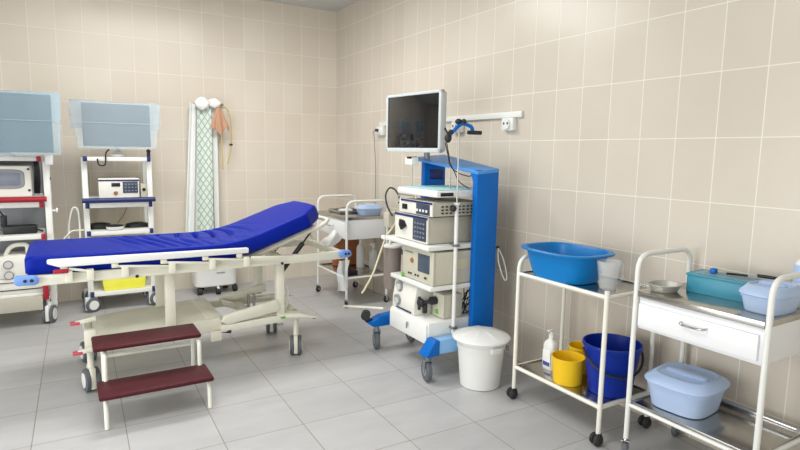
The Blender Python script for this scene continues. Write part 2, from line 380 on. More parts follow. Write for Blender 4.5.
# uprights
for nm, x0, x1, y0, y1, z0 in (('upright', -2.115, -2.06, -2.25, -2.19, .26), ('upright', -1.435, -1.385, -2.25, -2.19, .24), ('upright', -2.105, -2.045, -1.74, -1.69, .30), ('upright', -1.43, -1.375, -1.74, -1.69, .34)):
    B().box(x0, x1, y0, y1, z0, .65, .004).obj(nm, 'cream_paint', bed)
    B().box(x0+.008, x1-.008, y0+.006, y1-.006, z0-.02, z0+.005, .003).obj('upright_foot', 'steel', bed)
# base
b = B(); b.prism([(-2.50, .285), (-2.44, .295), (-1.80, .330), (-1.78, .25), (-2.1, .222), (-2.48, .24)], 'y', -2.24, -1.69, .008)
b.obj('base_cover', 'cream_paint', bed)
b = B(); b.box(-1.87, -1.27, -2.225, -2.175, .255, .30, .005); b.box(-1.87, -1.27, -1.735, -1.69, .255, .30, .005); b.box(-1.32, -1.27, -2.2, -1.71, .26, .30, .004)
b.box(-1.60, -1.55, -2.2, -1.71, .26, .295, .004); b.box(-1.88, -1.78, -2.2, -1.71, .25, .33, .004)
b.obj('base_frame', 'cream_paint', bed)
b = B(); b.prism([(-1.80, .305), (-1.775, .345), (-1.44, .405), (-1.42, .36), (-1.43, .325), (-1.76, .282)], 'y', -2.262, -2.235, .006)
b.obj('lift_arm', 'cream_paint', bed)
b = B(); b.prism([(-1.80, .235), (-1.80, .282), (-1.27, .30), (-1.27, .252)], 'y', -2.256, -2.226, .005); b.obj('base_rail', 'cream_paint', bed)
b = B(); b.prism([(-1.70, .340), (-1.69, .292), (-1.36, .348), (-1.36, .40)], 'y', -1.78, -1.74, .005); b.prism([(-1.70, .34), (-1.69, .292), (-1.53, .22), (-1.50, .255)], 'y', -1.84, -1.785, .005)
b.obj('lift_arm', 'cream_paint', bed)
B().cyl((-2.02, -2.1, .245), (-1.74, -2.26, .235), .010).obj('brake_rod', 'dark_metal', bed)
B().cyl((-2.11, -2.262, .31), (-2.11, -2.248, .31), .012, seg=16).obj('bolt', 'steel', bed)
B().box(-1.865, -1.80, -2.27, -2.24, .19, .25, .004).obj('rod_bracket', 'cream_paint', bed)
B().tube([(-1.385, -2.18, .40), (-1.375, -2.17, .455), (-1.355, -2.16, .462), (-1.335, -2.16, .44), (-1.335, -2.16, .35), (-1.355, -2.16, .312), (-1.385, -2.18, .33)], .009, smooth=True).obj('side_loop_handle', 'cream_tube', bed)
# end brackets for casters and pedals (left end)
b = B(); b.box(-2.545, -2.485, -2.245, -2.195, .225, .355, .004); b.box(-2.545, -2.485, -1.74, -1.69, .225, .285, .004); b.box(-2.54, -2.50, -2.2, -1.7, .25, .29, .004)
b.obj('end_bracket', 'cream_paint', bed)
for (x, y, yaw) in ((-2.52, -2.225, 1.75), (-2.52, -1.712, 1.75), (-1.30, -2.225, 1.20), (-1.30, -1.70, 1.25)):
    caster(bed, x, y, .265, .066, .028, yaw, True, 'cream_paint', 'grey_rubber', trail=.0)
for y0, z0, z1, xt in ((-2.16, .415, .385, -2.59), (-2.27, .275, .245, -2.585)):
    b = B(); b.prism([(-2.48, z0+.0), (-2.48, z0-.028), (xt, z1-.010), (xt, z1+.008)], 'y', y0-.012, y0+.012, .003)
    p = b.obj('foot_pedal', 'cream_paint', bed)
    B().box(xt-.02, xt+.03, y0-.014, y0+.014, z1-.012, z1+.009, .005).obj('pedal_tip', 'pale_red', p)['label'] = 'red pedal tip'
b = B(); b.prism([(-1.42, .285), (-1.42, .31), (-1.30, .305), (-1.17, .262), (-1.165, .252), (-1.30, .275)], 'y', -2.30, -2.255, .004)
p = b.obj('foot_pedal', 'cream_paint', bed); B().box(-1.20, -1.17, -2.29, -2.265, .250, .256, .002).obj('pedal_tip', 'black_plastic', p)
B().box(-1.43, -1.40, -2.305, -2.30, .285, .30, .001).obj('pedal_mark', 'green_mark', p)
b = B(); b.prism([(-1.45, .30), (-1.45, .315), (-1.28, .31), (-1.15, .29), (-1.28, .295)], 'y', -1.80, -1.76, .003); b.obj('foot_pedal', 'cream_paint', bed)
# column between base and frame (hydraulic)
for x in (-1.50, -1.46): B().cyl((x, -1.80, .25), (x, -1.80, .345), .010).obj('lift_pin', 'steel', bed)

# ------------------------------------------------------------------ step stool
st = thing('step_stool', 'two-tier step stool with burgundy vinyl treads on cream tubular legs', 'step stool', (-2.23, -2.6, 0))
fr = B(); r = .0115
for x in (-2.475, -1.985):
    fr.tube([(x, -2.775, 0), (x, -2.775, .15), (x, -2.66, .165), (x, -2.63, .165)] if 0 else [(x, -2.775, 0.002), (x, -2.765, .13), (x, -2.58, .142)], r, fil=.03)
    fr.tube([(x+(.012 if x < -2.2 else -.012), -2.59, .10), (x+(.012 if x < -2.2 else -.012), -2.585, .318), (x+(.012 if x < -2.2 else -.012), -2.40, .325), (x+(.012 if x < -2.2 else -.012), -2.385, .002)], r, fil=.03)
fr.tube([(-2.465, -2.385, .24), (-1.995, -2.385, .24)], .010); fr.tube([(-2.463, -2.585, .142), (-1.997, -2.585, .142)], .009)
fr.obj('frame', 'cream_tube', st)
def tread(x0, x1, y0, y1, z0, z1):
    b = B(); b.box(x0, x1, y0, y1, z0, z1, .009, 3); return b
tread(-2.505, -1.965, -2.80, -2.575, .155, .178).obj('tread', 'burgundy', st)
tread(-2.515, -1.985, -2.60, -2.375, .338, .361).obj('tread', 'burgundy', st)

# ------------------------------------------------------------------ trolleys
def tray_sheet(x0, x1, y0, y1, z, lip=.02, down=False):
    b = B(); b.box(x0, x1, y0, y1, z-.004, z, .0015)
    for a_ in ((x0, x0+.003, y0, y1), (x1-.003, x1, y0, y1), (x0, x1, y0, y0+.003), (x0, x1, y1-.003, y1)):
        b.box(a_[0], a_[1], a_[2], a_[3], z-lip if down else z-.004, z if down else z+lip, .001)
    return b
def cabinet_trolley(name, label, x0, x1, y0, y1, ztop, zcab, zsh, zh, wheel_r, group=None, side='device_white'):
    t = thing(name, label, 'trolley', ((x0+x1)/2, (y0+y1)/2, 0)); r = .0115
    wz = wheel_r*2+.012
    for y, nm in ((y1, 'end_frame'), (y0, 'end_frame')):
        B().tube([(x0, y, wz), (x0, y, zh), (x1, y, zh), (x1, y, wz)], r, fil=.075).obj(nm, 'white_paint', t)
    b = B()
    for (xa, ya, xb, yb) in ((x0, y0, x0, y1), (x1, y0, x1, y1), (x0, y0, x1, y0), (x0, y1, x1, y1)): b.tube([(xa, ya, zsh-.012), (xb, yb, zsh-.012)], .009)
    b.obj('shelf_frame', 'white_paint', t)
    tray_sheet(x0+.006, x1-.006, y0+.006, y1-.006, zsh+.001, .006).obj('lower_shelf', 'stainless', t)
    B().box(x0+.008, x1-.008, y0+.014, y1-.014, zcab, ztop-.026, .003).obj('cabinet_body', 'cabinet_white', t)
    tray_sheet(x0-.006, x1+.004, y0+.012, y1-.012, ztop, .026, True).obj('worktop', 'stainless', t)
    d = B(); d.box(x0-.004, x0+.012, y0+.03, y1-.018, zcab+.014, ztop-.055, .003); dr = d.obj('drawer', 'cabinet_white', t)
    ym = (y0+y1)/2+.0; zm = (zcab+ztop)/2+.0
    B().tube([(x0-.003, ym-.055, zm), (x0-.024, ym-.045, zm-.004), (x0-.026, ym, zm-.006), (x0-.024, ym+.045, zm-.004), (x0-.003, ym+.055, zm)], .0045, smooth=True).obj('drawer_handle', 'chrome', dr)
    return t
TB = cabinet_trolley('instrument_trolley', 'white drawer trolley with stainless top nearest the camera on the right', -.43, -.045, -4.735, -4.185, .785, .615, .262, .945, .034)
for x, y, yaw in ((-.43, -4.185, .6), (-.045, -4.185, .3), (-.43, -4.735, .5), (-.045, -4.735, .2)): caster(TB, x, y, .09, .038, .022, yaw, False, 'chrome', 'grey_rubber', hub='steel', trail=.012)
b = B(); b.tube([(-.085, -4.72, .285), (-.085, -4.22, .285)], .010); b.obj('shelf_rail', 'chrome', TB)
TS = cabinet_trolley('drawer_trolley', 'small white drawer trolley standing in the far corner beyond the bed', -.505, -.10, -1.345, -.70, .805, .605, .275, .945, .03)
for x, y, yaw in ((-.505, -1.345, .8), (-.10, -1.345, .3), (-.505, -.70, .5), (-.10, -.70, .2)): caster(TS, x, y, .08, .03, .018, yaw, False, 'chrome', 'black_rubber', hub='steel', trail=.01)

# trolley with basin
TA = thing('wash_trolley', 'white tubular trolley with two open shelves and black ball casters by the wall', 'trolley', (-.28, -3.76, 0))
x0, x1, y0, y1 = -.46, -.095, -4.055, -3.465
b = B(); r = .0115
b.tube([(x0, y1, .055), (x0, y1, .815), (x1, y1, .815), (x1, y1, .055)], r, fil=.075)
b.tube([(x0, y0, .055), (x0, y0, .748)], r); b.tube([(x1, y0, .055), (x1, y0, .748)], r)
for z in (.722, .185):
    for q in (((x0, y0, z), (x0, y1, z)), ((x1, y0, z), (x1, y1, z)), ((x0, y0, z), (x1, y0, z)), ((x0, y1, z), (x1, y1, z))): b.tube(q, .0105)
b.obj('frame', 'cream_tube', TA)
tray_sheet(x0+.008, x1-.008, y0+.008, y1-.008, .728, .004).obj('upper_shelf', 'stainless', TA)
tray_sheet(x0+.008, x1-.008, y0+.008, y1-.008, .192, .004).obj('lower_shelf', 'stainless', TA)
for x in (x0, x1):
    B().cyl((x, y0, .745), (x, y0, .754), .0125, seg=16).obj('end_cap', 'white_plastic', TA)
    for y in (y0, y1):
        c = B().cyl((x, y, .05), (x, y, .075), .008).box(x-.022, x+.018, y-.012, y+.012, .036, .056, .006).obj('caster', 'black_plastic', TA)
        ww = B(); ww.sphere((x-.012, y-.012, .030), .030, (1, .62, 1)); ww.sphere((x-.008, y+.018, .030), .028, (1, .5, 1)); ww.obj('wheel', 'black_rubber', c)

# ------------------------------------------------------------------ things on the wash trolley
b = B(); zb = .7285
def basin(c, ax, ay, h, rot=0):
    b = B(); th = .003
    b.loft((c[0], c[1], c[2]), [(ax*.60, ay*.64, 0), (ax*.66, ay*.70, .004), (ax*.76, ay*.80, h*.45), (ax*.84, ay*.86, h*.86), (ax*.86, ay*.875, h*.93), (ax*.98, ay*.985, h*.93), (ax, ay, h*.97), (ax*.98, ay*.985, h), (ax*.87, ay*.885, h), (ax*.84, ay*.86, h*.95), (ax*.74, ay*.78, h*.5), (ax*.64, ay*.68, .012), (ax*.58, ay*.62, .008)], 3.1, 56, rot)
    return b
tag(basin((-.338, -3.685, zb), .185, .235, .157).obj('wash_basin', 'basin_blue', None, (-.338, -3.685, zb)), 'bright blue oval plastic wash basin on the top shelf of the wash trolley', 'basin')
jg = thing('measuring_jug', 'frosted clear plastic measuring jug beside the blue basin', 'jug', (-.335, -3.955, zb))
b = B(); b.lathe((-.335, -3.955, zb), [(.038, 0), (.041, .003), (.050, .105), (.055, .140), (.057, .140), (.052, .105), (.0385, .006), (.02, .004)], 32); b.prism([(-.39, zb+.135), (-.382, zb+.10), (-.372, zb+.135)], 'y', -3.965, -3.94, .002)
b.obj('jug_body', 'frosted', jg)
B().tube([(-.288, -3.965, zb+.12), (-.255, -3.975, zb+.12), (-.252, -3.975, zb+.04), (-.295, -3.965, zb+.03)], .006, fil=.012).obj('handle', 'frosted', jg)
# lower shelf
zl = .1925
bt = thing('spray_bottle', 'white disinfectant bottle with purple label on the lower shelf beside yellow mug', 'bottle', (-.315, -3.592, zl))
B().loft((-.315, -3.592, zl), [(.030, .038, 0), (.032, .040, .004), (.032, .040, .135), (.026, .032, .155), (.014, .014, .168), (.013, .013, .176)], 3, 32).obj('bottle_body', 'white_plastic', bt)
B().loft((-.315, -3.592, zl+.175), [(.015, .015, 0), (.015, .015, .02), (.007, .007, .024), (.007, .007, .04)], 2, 24).box(-.343, -.307, -3.599, -3.585, zl+.213, zl+.224, .003).obj('pump_cap', 'white_plastic', bt)
B().box(-.3485, -.3465, -3.622, -3.564, zl+.02, zl+.11, .0005).obj('label', 'paper', bt)
B().box(-.3495, -.3475, -3.618, -3.568, zl+.022, zl+.045, .0005).obj('label_stripe', 'purple_label', bt)['label'] = 'purple stripe of the label'
def mug(c, r, h, hd, label, rot=0):
    t = thing('plastic_mug', label, 'mug', c, None)
    b = B(); b.lathe(c, [(r*.8, 0), (r*.84, .003), (r*.96, h*.95), (r, h*.96), (r, h), (r*.95, h), (r*.93, h*.9), (r*.8, .005), (r*.5, .004)], 36); b.obj('mug_body', 'yellow_plastic', t)
    d = Vector((math.cos(hd), math.sin(hd), 0)); cc = Vector(c)
    B().tube([cc+d*r*.94+Vector((0, 0, h*.85)), cc+d*(r+.033)+Vector((0, 0, h*.83)), cc+d*(r+.030)+Vector((0, 0, h*.35)), cc+d*r*.88+Vector((0, 0, h*.22))], .006, fil=.018).obj('handle', 'yellow_plastic', t)
    return t
mug((-.376, -3.772, zl), .086, .142, -.25, 'yellow plastic mug in front on the lower shelf of the wash trolley')
mug((-.19, -3.705, zl), .076, .145, .9, 'yellow plastic mug standing behind the other yellow mug against the blue bucket')
bk = thing('bucket', 'dark blue plastic bucket with black handle on the lower shelf of the wash trolley', 'bucket', (-.270, -3.955, zl))
B().lathe((-.270, -3.955, zl), [(.098, 0), (.103, .004), (.136, .232), (.141, .234), (.145, .243), (.142, .256), (.136, .256), (.132, .23), (.099, .008), (.05, .006)], 48).obj('bucket_body', 'bucket_blue', bk)
cc = Vector((-.270, -3.955, zl+.225)); pts = []
for k in range(13):
    t = math.pi*k/12; u_ = Vector((.86, -.51, 0))*math.cos(t)*.146; pts.append(cc + u_ + Vector((-.51, -.86, 0))*.143*math.sin(t) + Vector((0, 0, -.10*math.sin(t))))
B().tube(pts, .006, smooth=True).obj('handle', 'black_plastic', bk)['label'] = 'black carrying handle hanging down'

# ------------------------------------------------------------------ things on the front trolley
zt = .7855
tag(B().loft((-.332, -4.252, zt), [(.056, .048, 0), (.060, .051, .003), (.070, .060, .028), (.078, .066, .032), (.078, .066, .034), (.068, .058, .033), (.058, .049, .006), (.03, .03, .004)], 2.2, 40).obj('steel_dish', 'dish_steel', None, (-.332, -4.252, zt)), 'dull round steel dish at the left end of the front trolley top', 'dish')
tb = thing('instrument_box', 'long teal plastic box standing on the front trolley top', 'box', (-.15, -4.42, zt))
Mt = Matrix.Translation((-.160, -4.420, zt)) @ Matrix.Rotation(math.radians(7), 4, 'Z')
b = B(Mt); b.box(-.07, .07, -.13, .13, 0, .004, .001)
for q in ((-.07, -.066, -.13, .13), (.066, .07, -.13, .13), (-.07, .07, -.13, -.126), (-.07, .07, .126, .13)): b.box(q[0], q[1], q[2], q[3], .003, .074, .001)
b.obj('box_body', 'teal_plastic', tb)
b = B(Mt); b.box(-.076, .076, -.135, .135, .074, .084, .004); b.obj('box_lid', 'teal_plastic', tb)
b = B(Mt); b.box(-.055, .055, -.12, .10, .084, .089, .002); lidp = b.obj('clear_panel', 'frosted', tb)
tag(B(Mt).box(-.035, -.005, .03, .055, .0892, .112, .005).obj('blue_clip', 'cart_blue', None, tuple(Mt @ Vector((-.02, .04, .0892)))), 'small blue plastic clip lying on the teal box', 'clip')
tag(B(Mt).tube([(.005, .0, .0942), (.02, -.035, .0942), (.03, -.075, .0942)], .0045, smooth=True).obj('marker_pen', 'black_plastic', None, tuple(Mt @ Vector((.02, -.03, .0892)))), 'black pen lying on the teal box', 'pen')
tag(B(Mt).tube([(.062, -.10, .0962), (.065, -.16, .0962), (.06, -.20, .0962)], .007, smooth=True).obj('forceps_handle', 'black_plastic', None, tuple(Mt @ Vector((.06, -.15, .0892)))), 'black tool handle lying across the end of the teal box', 'tool')
def lidded(name, label, c, ax, ay, h, rot=0, lid='light_blue_plastic', z_l=.035):
    t = thing(name, label, 'container', c)
    b = B(); b.loft(c, [(ax*.74, ay*.74, 0), (ax*.78, ay*.78, .004), (ax*.90, ay*.90, h*.72), (ax*.93, ay*.93, h*.73), (ax*.94, ay*.94, h*.86), (ax*.9, ay*.9, h*.86), (ax*.74, ay*.74, .008)], 3.6, 56, rot); b.obj('tub', lid, t)
    b = B(); b.loft((c[0], c[1], c[2]+h*.82), [(ax*.96, ay*.96, 0), (ax, ay, .004), (ax, ay, .010), (ax*.96, ay*.96, .016), (ax*.90, ay*.90, .022), (ax*.72, ay*.80, .036), (ax*.66, ay*.74, .037), (ax*.60, ay*.68, .029), (ax*.3, ay*.3, .029)], 3.4, 56, rot)
    lo = b.obj('lid', lid, t)
    ca, sa = math.cos(rot), math.sin(rot)
    M = Matrix.Translation((c[0], c[1], c[2]+h*.82+.028)) @ Matrix.Rotation(rot, 4, 'Z')
    q = B(M); q.loft((0, 0, 0), [(ax*.15, ay*.60, 0), (ax*.16, ay*.60, .008), (ax*.10, ay*.5, .0135), (ax*.05, ay*.3, .014)], 3, 32); q.obj('lid_grip', lid, lo)
    return t
lidded('lidded_container', 'pale blue lidded tub at the right end of the front trolley top', (-.240, -4.645, zt), .132, .084, .083, .0)
lidded('lidded_container', 'larger light blue lidded tub on the lower shelf of the front trolley', (-.240, -4.335, .2645), .165, .150, .140, .12)

# ------------------------------------------------------------------ waste bin
bi = thing('waste_bin', 'round white plastic bin with domed lid on the floor beside the blue tower', 'bin', (-.505, -3.217, 0))
B().lathe((-.505, -3.217, 0), [(.112, 0), (.119, .004), (.138, .235), (.144, .237), (.144, .262), (.140, .264), (.140, .285), (.136, .285), (.115, .01), (.05, .006)], 56).obj('bin_body', 'white_plastic', bi)
def lidb():
    R = []; seg = 72
    for r_, z_ in ((.150, .284), (.158, .288), (.160, .296), (.155, .303), (.145, .307), (.12, .318), (.085, .330), (.05, .338), (.02, .341), (.004, .342)):
        ring = []
        for k in range(seg):
            a_ = 2*math.pi*k/seg; rib = .0035*max(0, math.sin(a_*7))**2*(1 if .03 < r_ < .15 else 0)*math.sin(math.pi*(r_/.16))
            ring.append(Vector((-.505+1.08*r_*math.cos(a_), -3.217+1.08*r_*math.sin(a_), z_+rib)))
        R.append(ring)
    b = B(); b.rings(R); return b
lidb().obj('lid', 'white_plastic', bi)
B().box(-.545, -.475, -3.372, -3.352, .232, .268, .006, rot=Matrix.Rotation(-.12, 4, 'Z')).obj('front_grip', 'white_plastic', bi)
B().box(-.405, -.385, -3.335, -3.32, .222, .25, .004, rot=Matrix.Rotation(.6, 4, 'Z')).obj('side_catch', 'grey_metal', bi)

# ------------------------------------------------------------------ endoscopy tower
tw = thing('endoscopy_tower', 'blue and white endoscopy equipment tower on casters with tall blue side columns', 'medical cart', (-.5, -2.7, 0))
b = B(); b.prism([(-3.03, .12), (-2.985, .12), (-2.985, 1.20), (-2.955, 1.262), (-3.0, 1.278), (-3.03, 1.274)], 'x', -.425, -.255, .004); b.obj('side_column', 'cart_blue', tw)
b = B(); b.prism([(-2.41, .12), (-2.365, .12), (-2.365, 1.345), (-2.41, 1.345)], 'x', -.405, -.225, .004); b.obj('side_column', 'cart_blue', tw)
b = B()
def top_beam():
    t = bmesh.new()
    up = [(-.47, -2.36, 1.345), (-.205, -2.36, 1.368), (-.255, -3.032, 1.284), (-.425, -3.032, 1.270)]
    va = [t.verts.new(Vector(p)) for p in up]; vb = [t.verts.new(Vector(p)-Vector((0, 0, .022))) for p in up]
    t.faces.new(va); t.faces.new(vb[::-1])
    for i in range(4): t.faces.new((va[i], vb[i], vb[(i+1) % 4], va[(i+1) % 4]))
    bmesh.ops.recalc_face_normals(t, faces=t.faces); bmesh.ops.bevel(t, geom=t.edges[:], offset=.004, segments=2, affect='EDGES', profile=.5)
    b._merge(t)
top_beam(); b.obj('top_panel', 'cart_blue_light', tw)
B().box(-.36, -.25, -2.413, -2.409, 1.19, 1.26, .001).obj('recess_panel', 'navy_plastic', tw)
# feet
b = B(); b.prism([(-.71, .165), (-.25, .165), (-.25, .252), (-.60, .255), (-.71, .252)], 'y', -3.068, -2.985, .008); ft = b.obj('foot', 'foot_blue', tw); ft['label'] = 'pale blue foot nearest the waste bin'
b = B(); b.prism([(-.80, .165), (-.785, .155), (-.70, .160), (-.70, .256), (-.735, .256)], 'y', -3.072, -2.981, .008); b.obj('toe_cap', 'cart_blue', ft)
b = B(); b.prism([(-.845, .200), (-.80, .165), (-.25, .165), (-.25, .25), (-.62, .25), (-.74, .24)], 'y', -2.42, -2.345, .010); b.obj('foot', 'cart_blue', tw)
b = B(); b.cyl((-.86, -2.40, .25), (-.83, -2.35, .25), .032); b.cyl((-.85, -2.38, .215), (-.80, -2.38, .21), .012); b.obj('bumper_wheel', 'black_rubber', tw)
for x, y, yaw in ((-.765, -2.385, 1.3), (-.765, -3.03, 1.35), (-.47, -2.37, 1.5), (-.33, -3.03, 1.4)): caster(tw, x, y, .18, .064, .028, yaw, False, 'grey_metal', 'grey_rubber', hub='ring_grey', trail=.01)
# shelves
def shelf(z, xf=-.755, ya=-2.965, yb=-2.42, th=.028):
    b = B(); b.box(xf, -.22, ya, yb, z-th, z, .005); return b.obj('shelf', 'white_paint', tw)
shelf(.815, -.745, -2.985, -2.44); shelf(.565, -.725, -2.99, -2.50)
base = B(); base.box(-.725, -.24, -2.98, -2.515, .195, .338, .006); base.obj('base_cabinet', 'white_paint', tw)
d = B(); d.box(-.738, -.723, -2.972, -2.522, .205, .326, .004); dr = d.obj('drawer', 'white_paint', tw)
B().cyl((-.745, -2.76, .282), (-.737, -2.76, .282), .012, seg=18).obj('lock', 'chrome', dr); B().box(-.753, -.744, -2.763, -2.757, .252, .282, .002).obj('key', 'steel', dr)
# top tray with label piece
b = B(); b.box(-.68, -.24, -2.97, -2.50, 1.108, 1.148, .006); tt = b.obj('top_shelf', 'white_paint', tw)
B().box(-.655, -.56, -2.973, -2.969, 1.115, 1.137, .001).obj('black_inlay', 'black_plastic', tt)
B().box(-.65, -.26, -2.94, -2.52, 1.1485, 1.153, .002).obj('teal_liner', 'teal_sheet', tt)['label'] = 'pale teal liner'
b = B(); b.tube([(-.69, -2.53, 1.083), (-.69, -2.53, 1.102), (-.69, -2.75, 1.102), (-.69, -2.75, 1.088)], .004, fil=.006); b.obj('wire_hook', 'steel', tt)
b = B(); b.cyl((-.46, -2.455, .338), (-.46, -2.455, 1.11), .007); b.cyl((-.28, -2.93, .338), (-.28, -2.93, 1.11), .009); b.cyl((-.28, -2.455, .338), (-.28, -2.455, 1.11), .009)
b.obj('shelf_support', 'steel', tw)
# thin rods above the top shelf
b = B(); b.cyl((-.60, -2.55, 1.148), (-.60, -2.55, 1.335), .0045); b.cyl((-.50, -2.85, 1.148), (-.50, -2.85, 1.335), .0045); b.obj('rod', 'steel', tw)
b = B(); b.box(-.625, -.575, -2.59, -2.50, 1.295, 1.345, .004); bb = b.obj('rod_clamp', 'white_plastic', tw)
B().box(-.628, -.585, -2.585, -2.525, 1.335, 1.350, .003).obj('clamp_knob', 'black_plastic', bb)
# endoscope hanger pole
px_, py_ = -.553, -3.0
b = B(); b.cyl((px_, py_, .255), (px_, py_, 1.068), .0125); b.cyl((px_, py_, 1.062), (px_, py_, 1.078), .019); pole = b.obj('hanger_pole', 'white_paint', tw)
B().cyl((px_, py_, 1.06), (px_, py_, 1.555), .005).obj('thin_pole', 'steel', pole)
b = B(); b.sphere((px_-.035, py_-.01, 1.045), .022, (.8, 1, 1)); b.cyl((px_-.03, py_, 1.045), (px_+.01, py_, 1.045), .010); b.obj('clamp_knob', 'black_plastic', pole)
for z in (.82, .30): B().box(px_-.02, px_+.02, py_-.018, -2.96, z-.012, z+.004, .003).obj('pole_clip', 'grey_metal', pole)
# blue bracket and black grips on top
b = B(); b.tube([(px_-.06, py_+.02, 1.475), (px_-.02, py_, 1.53), (px_+.02, py_-.01, 1.555), (px_+.07, py_-.03, 1.535), (px_+.08, py_-.03, 1.50)], .011, fil=.012); b.obj('hanger_bracket', 'cart_blue', pole)
b = B(); b.sphere((px_-.005, py_, 1.563), .022, (1.1, .9, .8)); b.sphere((px_+.025, py_-.01, 1.562), .018); b.cyl((px_+.03, py_-.045, 1.50), (px_+.12, py_-.06, 1.50), .012)
b.obj('upper_grip', 'black_rubber', pole)
b = B(); b.sphere((px_-.065, py_+.02, 1.465), .024, (.9, .9, 1.2)); b.sphere((px_-.05, py_+.015, 1.50), .016); b.cyl((px_-.085, py_+.03, 1.525), (px_-.065, py_+.02, 1.485), .006)
b.obj('lower_grip', 'black_rubber', pole)
b = B(); b.cyl((-.262, -3.005, .78), (-.215, -3.012, .785), .006); b.obj('side_hook', 'black_plastic', tw)
tag(B().tube([(-.222, -3.011, .775), (-.225, -3.02, .70), (-.20, -3.03, .61), (-.165, -3.03, .56), (-.15, -3.02, .60), (-.175, -3.01, .70), (-.222, -3.011, .775)], .0038, smooth=True).obj('hanging_loop', 'white_plastic', None, (-.212, -3.011, .56)), 'thin white cord loop hanging from the blue column towards the wall', 'cord')
# side hose holder
B().box(-.76, -.735, -2.47, -2.425, .788, .815, .003).obj('hose_holder', 'white_paint', tw)

# monitor on tower
e1, e0 = Vector((-.527, -2.782, 0)), Vector((-.599, -2.208, 0)); d_ = (e1-e0).normalized(); mid = (e0+e1)/2; nn = Vector((d_.y, -d_.x, 0))   # faces the couch
Mm = Matrix(((d_.x, -nn.x, 0, mid.x), (d_.y, -nn.y, 0, mid.y), (0, 0, 1, 1.3775), (0, 0, 0, 1)))
mn = thing('tower_monitor', 'large flat monitor with silver bezel above the blue endoscopy tower', 'monitor', (mid.x, mid.y, 1.3775))
W = (e1-e0).length; H = .395
sgn = 1 if nn.x < 0 else -1
# local x along width (towards camera), local y: +y = away from the viewer
b = B(Mm); t_ = .018
b.box(-W/2, W/2, -.012, .02, 0, .030, .004); b.box(-W/2, W/2, -.012, .02, H-t_, H, .004); b.box(-W/2, -W/2+t_, -.012, .02, 0, H, .004); b.box(W/2-t_*1.3, W/2, -.012, .02, 0, H, .004)
b.box(-W/2+.01, W/2-.01, .006, .048, .01, H-.01, .006); b.obj('housing', 'bezel', mn)
B(Mm).box(-W/2+t_-.002, W/2-t_*1.3+.002, -.0065, .0055, .028, H-t_+.002, .0005).obj('screen', 'monitor_glass', mn)
b = B(Mm); b.cyl((0, .05, .20), (0, .12, .20), .03); b.tube([(0, .11, .20), (0, .13, .05), (0, .13, -.05)], .020, fil=.02); b.obj('mount_arm', 'grey_metal', mn)

# devices on the tower (each a thing)
def device(name, label, x0, x1, y0, y1, z0, z1, body='device_side', front='device_white', cat='medical device', feet=True):
    t = thing(name, label, cat, ((x0+x1)/2, (y0+y1)/2, z0))
    f = .004 if feet else 0
    B().box(x0+.012, x1, y0+.004, y1-.004, z0+f, z1-.003, .004).obj('casing', body, t)
    fp = B().box(x0, x0+.014, y0, y1, z0+f, z1, .004).obj('front_panel', front, t)
    if feet:
        b = B()
        for x in (x0+.04, x1-.04):
            for y in (y0+.04, y1-.04): b.cyl((x, y, z0), (x, y, z0+f+.002), .012, seg=12)
        b.obj('rubber_feet', 'black_rubber', t)
    return t, fp
t, fp = device('video_processor', 'wide white video processor with dark key panel on the upper tower shelf', -.715, -.30, -2.925, -2.535, .8155, .985)
b = B(); b.box(-.720, -.714, -2.915, -2.765, .832, .972, .002); k = b.obj('key_panel', 'panel_dark', fp)
b = B()
for i in range(4):
    for j in range(4): b.box(-.722, -.7195, -2.898+i*.032, -2.880+i*.032, .850+j*.028, .862+j*.028, .001)
b.obj('keys', 'screen_soft', k)
B().box(-.7185, -.7145, -2.925, -2.535, .968, .984, .001).obj('blue_stripe', 'navy_plastic', fp)
B().prism([(-2.69, .905), (-2.63, .875), (-2.605, .905), (-2.61, .945), (-2.66, .94)], 'x', -.730, -.714, .003).obj('socket', 'black_plastic', fp)
t, fp = device('light_source', 'slim vented light source box stacked on the white video processor', -.70, -.30, -2.95, -2.56, .9855, 1.078)
b = B(); b.box(-.705, -.699, -2.925, -2.775, .995, 1.062, .002); k = b.obj('key_panel', 'panel_dark', fp)
B().box(-.7045, -.699, -2.95, -2.585, 1.064, 1.077, .001).obj('blue_stripe', 'navy_plastic', fp)
B().box(-.705, -.699, -2.665, -2.605, 1.012, 1.046, .002).obj('display', 'black_plastic', fp)
b = B()
for i in range(9):
    for j in range(3): b.box(-.63+i*.032, -.612+i*.032, -2.9485, -2.9445, 1.005+j*.02, 1.014+j*.02, .0008)
b.obj('vent_slots', 'dark_metal', t)
b = B()
for i in range(4): b.box(-.708, -.704, -2.905+i*.035, -2.887+i*.035, 1.012, 1.028, .001)
b.obj('keys', 'white_plastic', k)
t, fp = device('electrosurgical_unit', 'beige electrosurgical unit with grey screen on the middle tower shelf', -.705, -.30, -2.985, -2.625, .5655, .775, 'beige_box', 'beige_box')
B().box(-.709, -.704, -2.945, -2.815, .635, .750, .002).obj('screen', 'screen_grey', fp)
b = B(); b.cyl((-.712, -2.745, .692), (-.704, -2.745, .692), .016); b.obj('socket', 'brown_pack', fp)
b = B()
for i, y in enumerate((-2.71, -2.735, -2.79, -2.82, -2.90, -2.91)): b.cyl((-.712, y, .605), (-.704, y, .605), .007, seg=12)
b.obj('sockets', 'black_plastic', fp)
B().box(-.7075, -.7045, -2.75, -2.66, .738, .745, .0005).obj('name_strip', 'grey_metal', fp)
B().box(-.55, -.44, -2.9825, -2.9795, .66, .72, .0005).obj('warning_label', 'hose_cream', t)
B().box(-.718, -.702, -2.65, -2.63, .567, .593, .002).obj('power_switch', 'green_mark', fp)
t = thing('suction_pump', 'white suction pump with two round dials on the tower base', 'medical device', (-.60, -2.6, .3385))
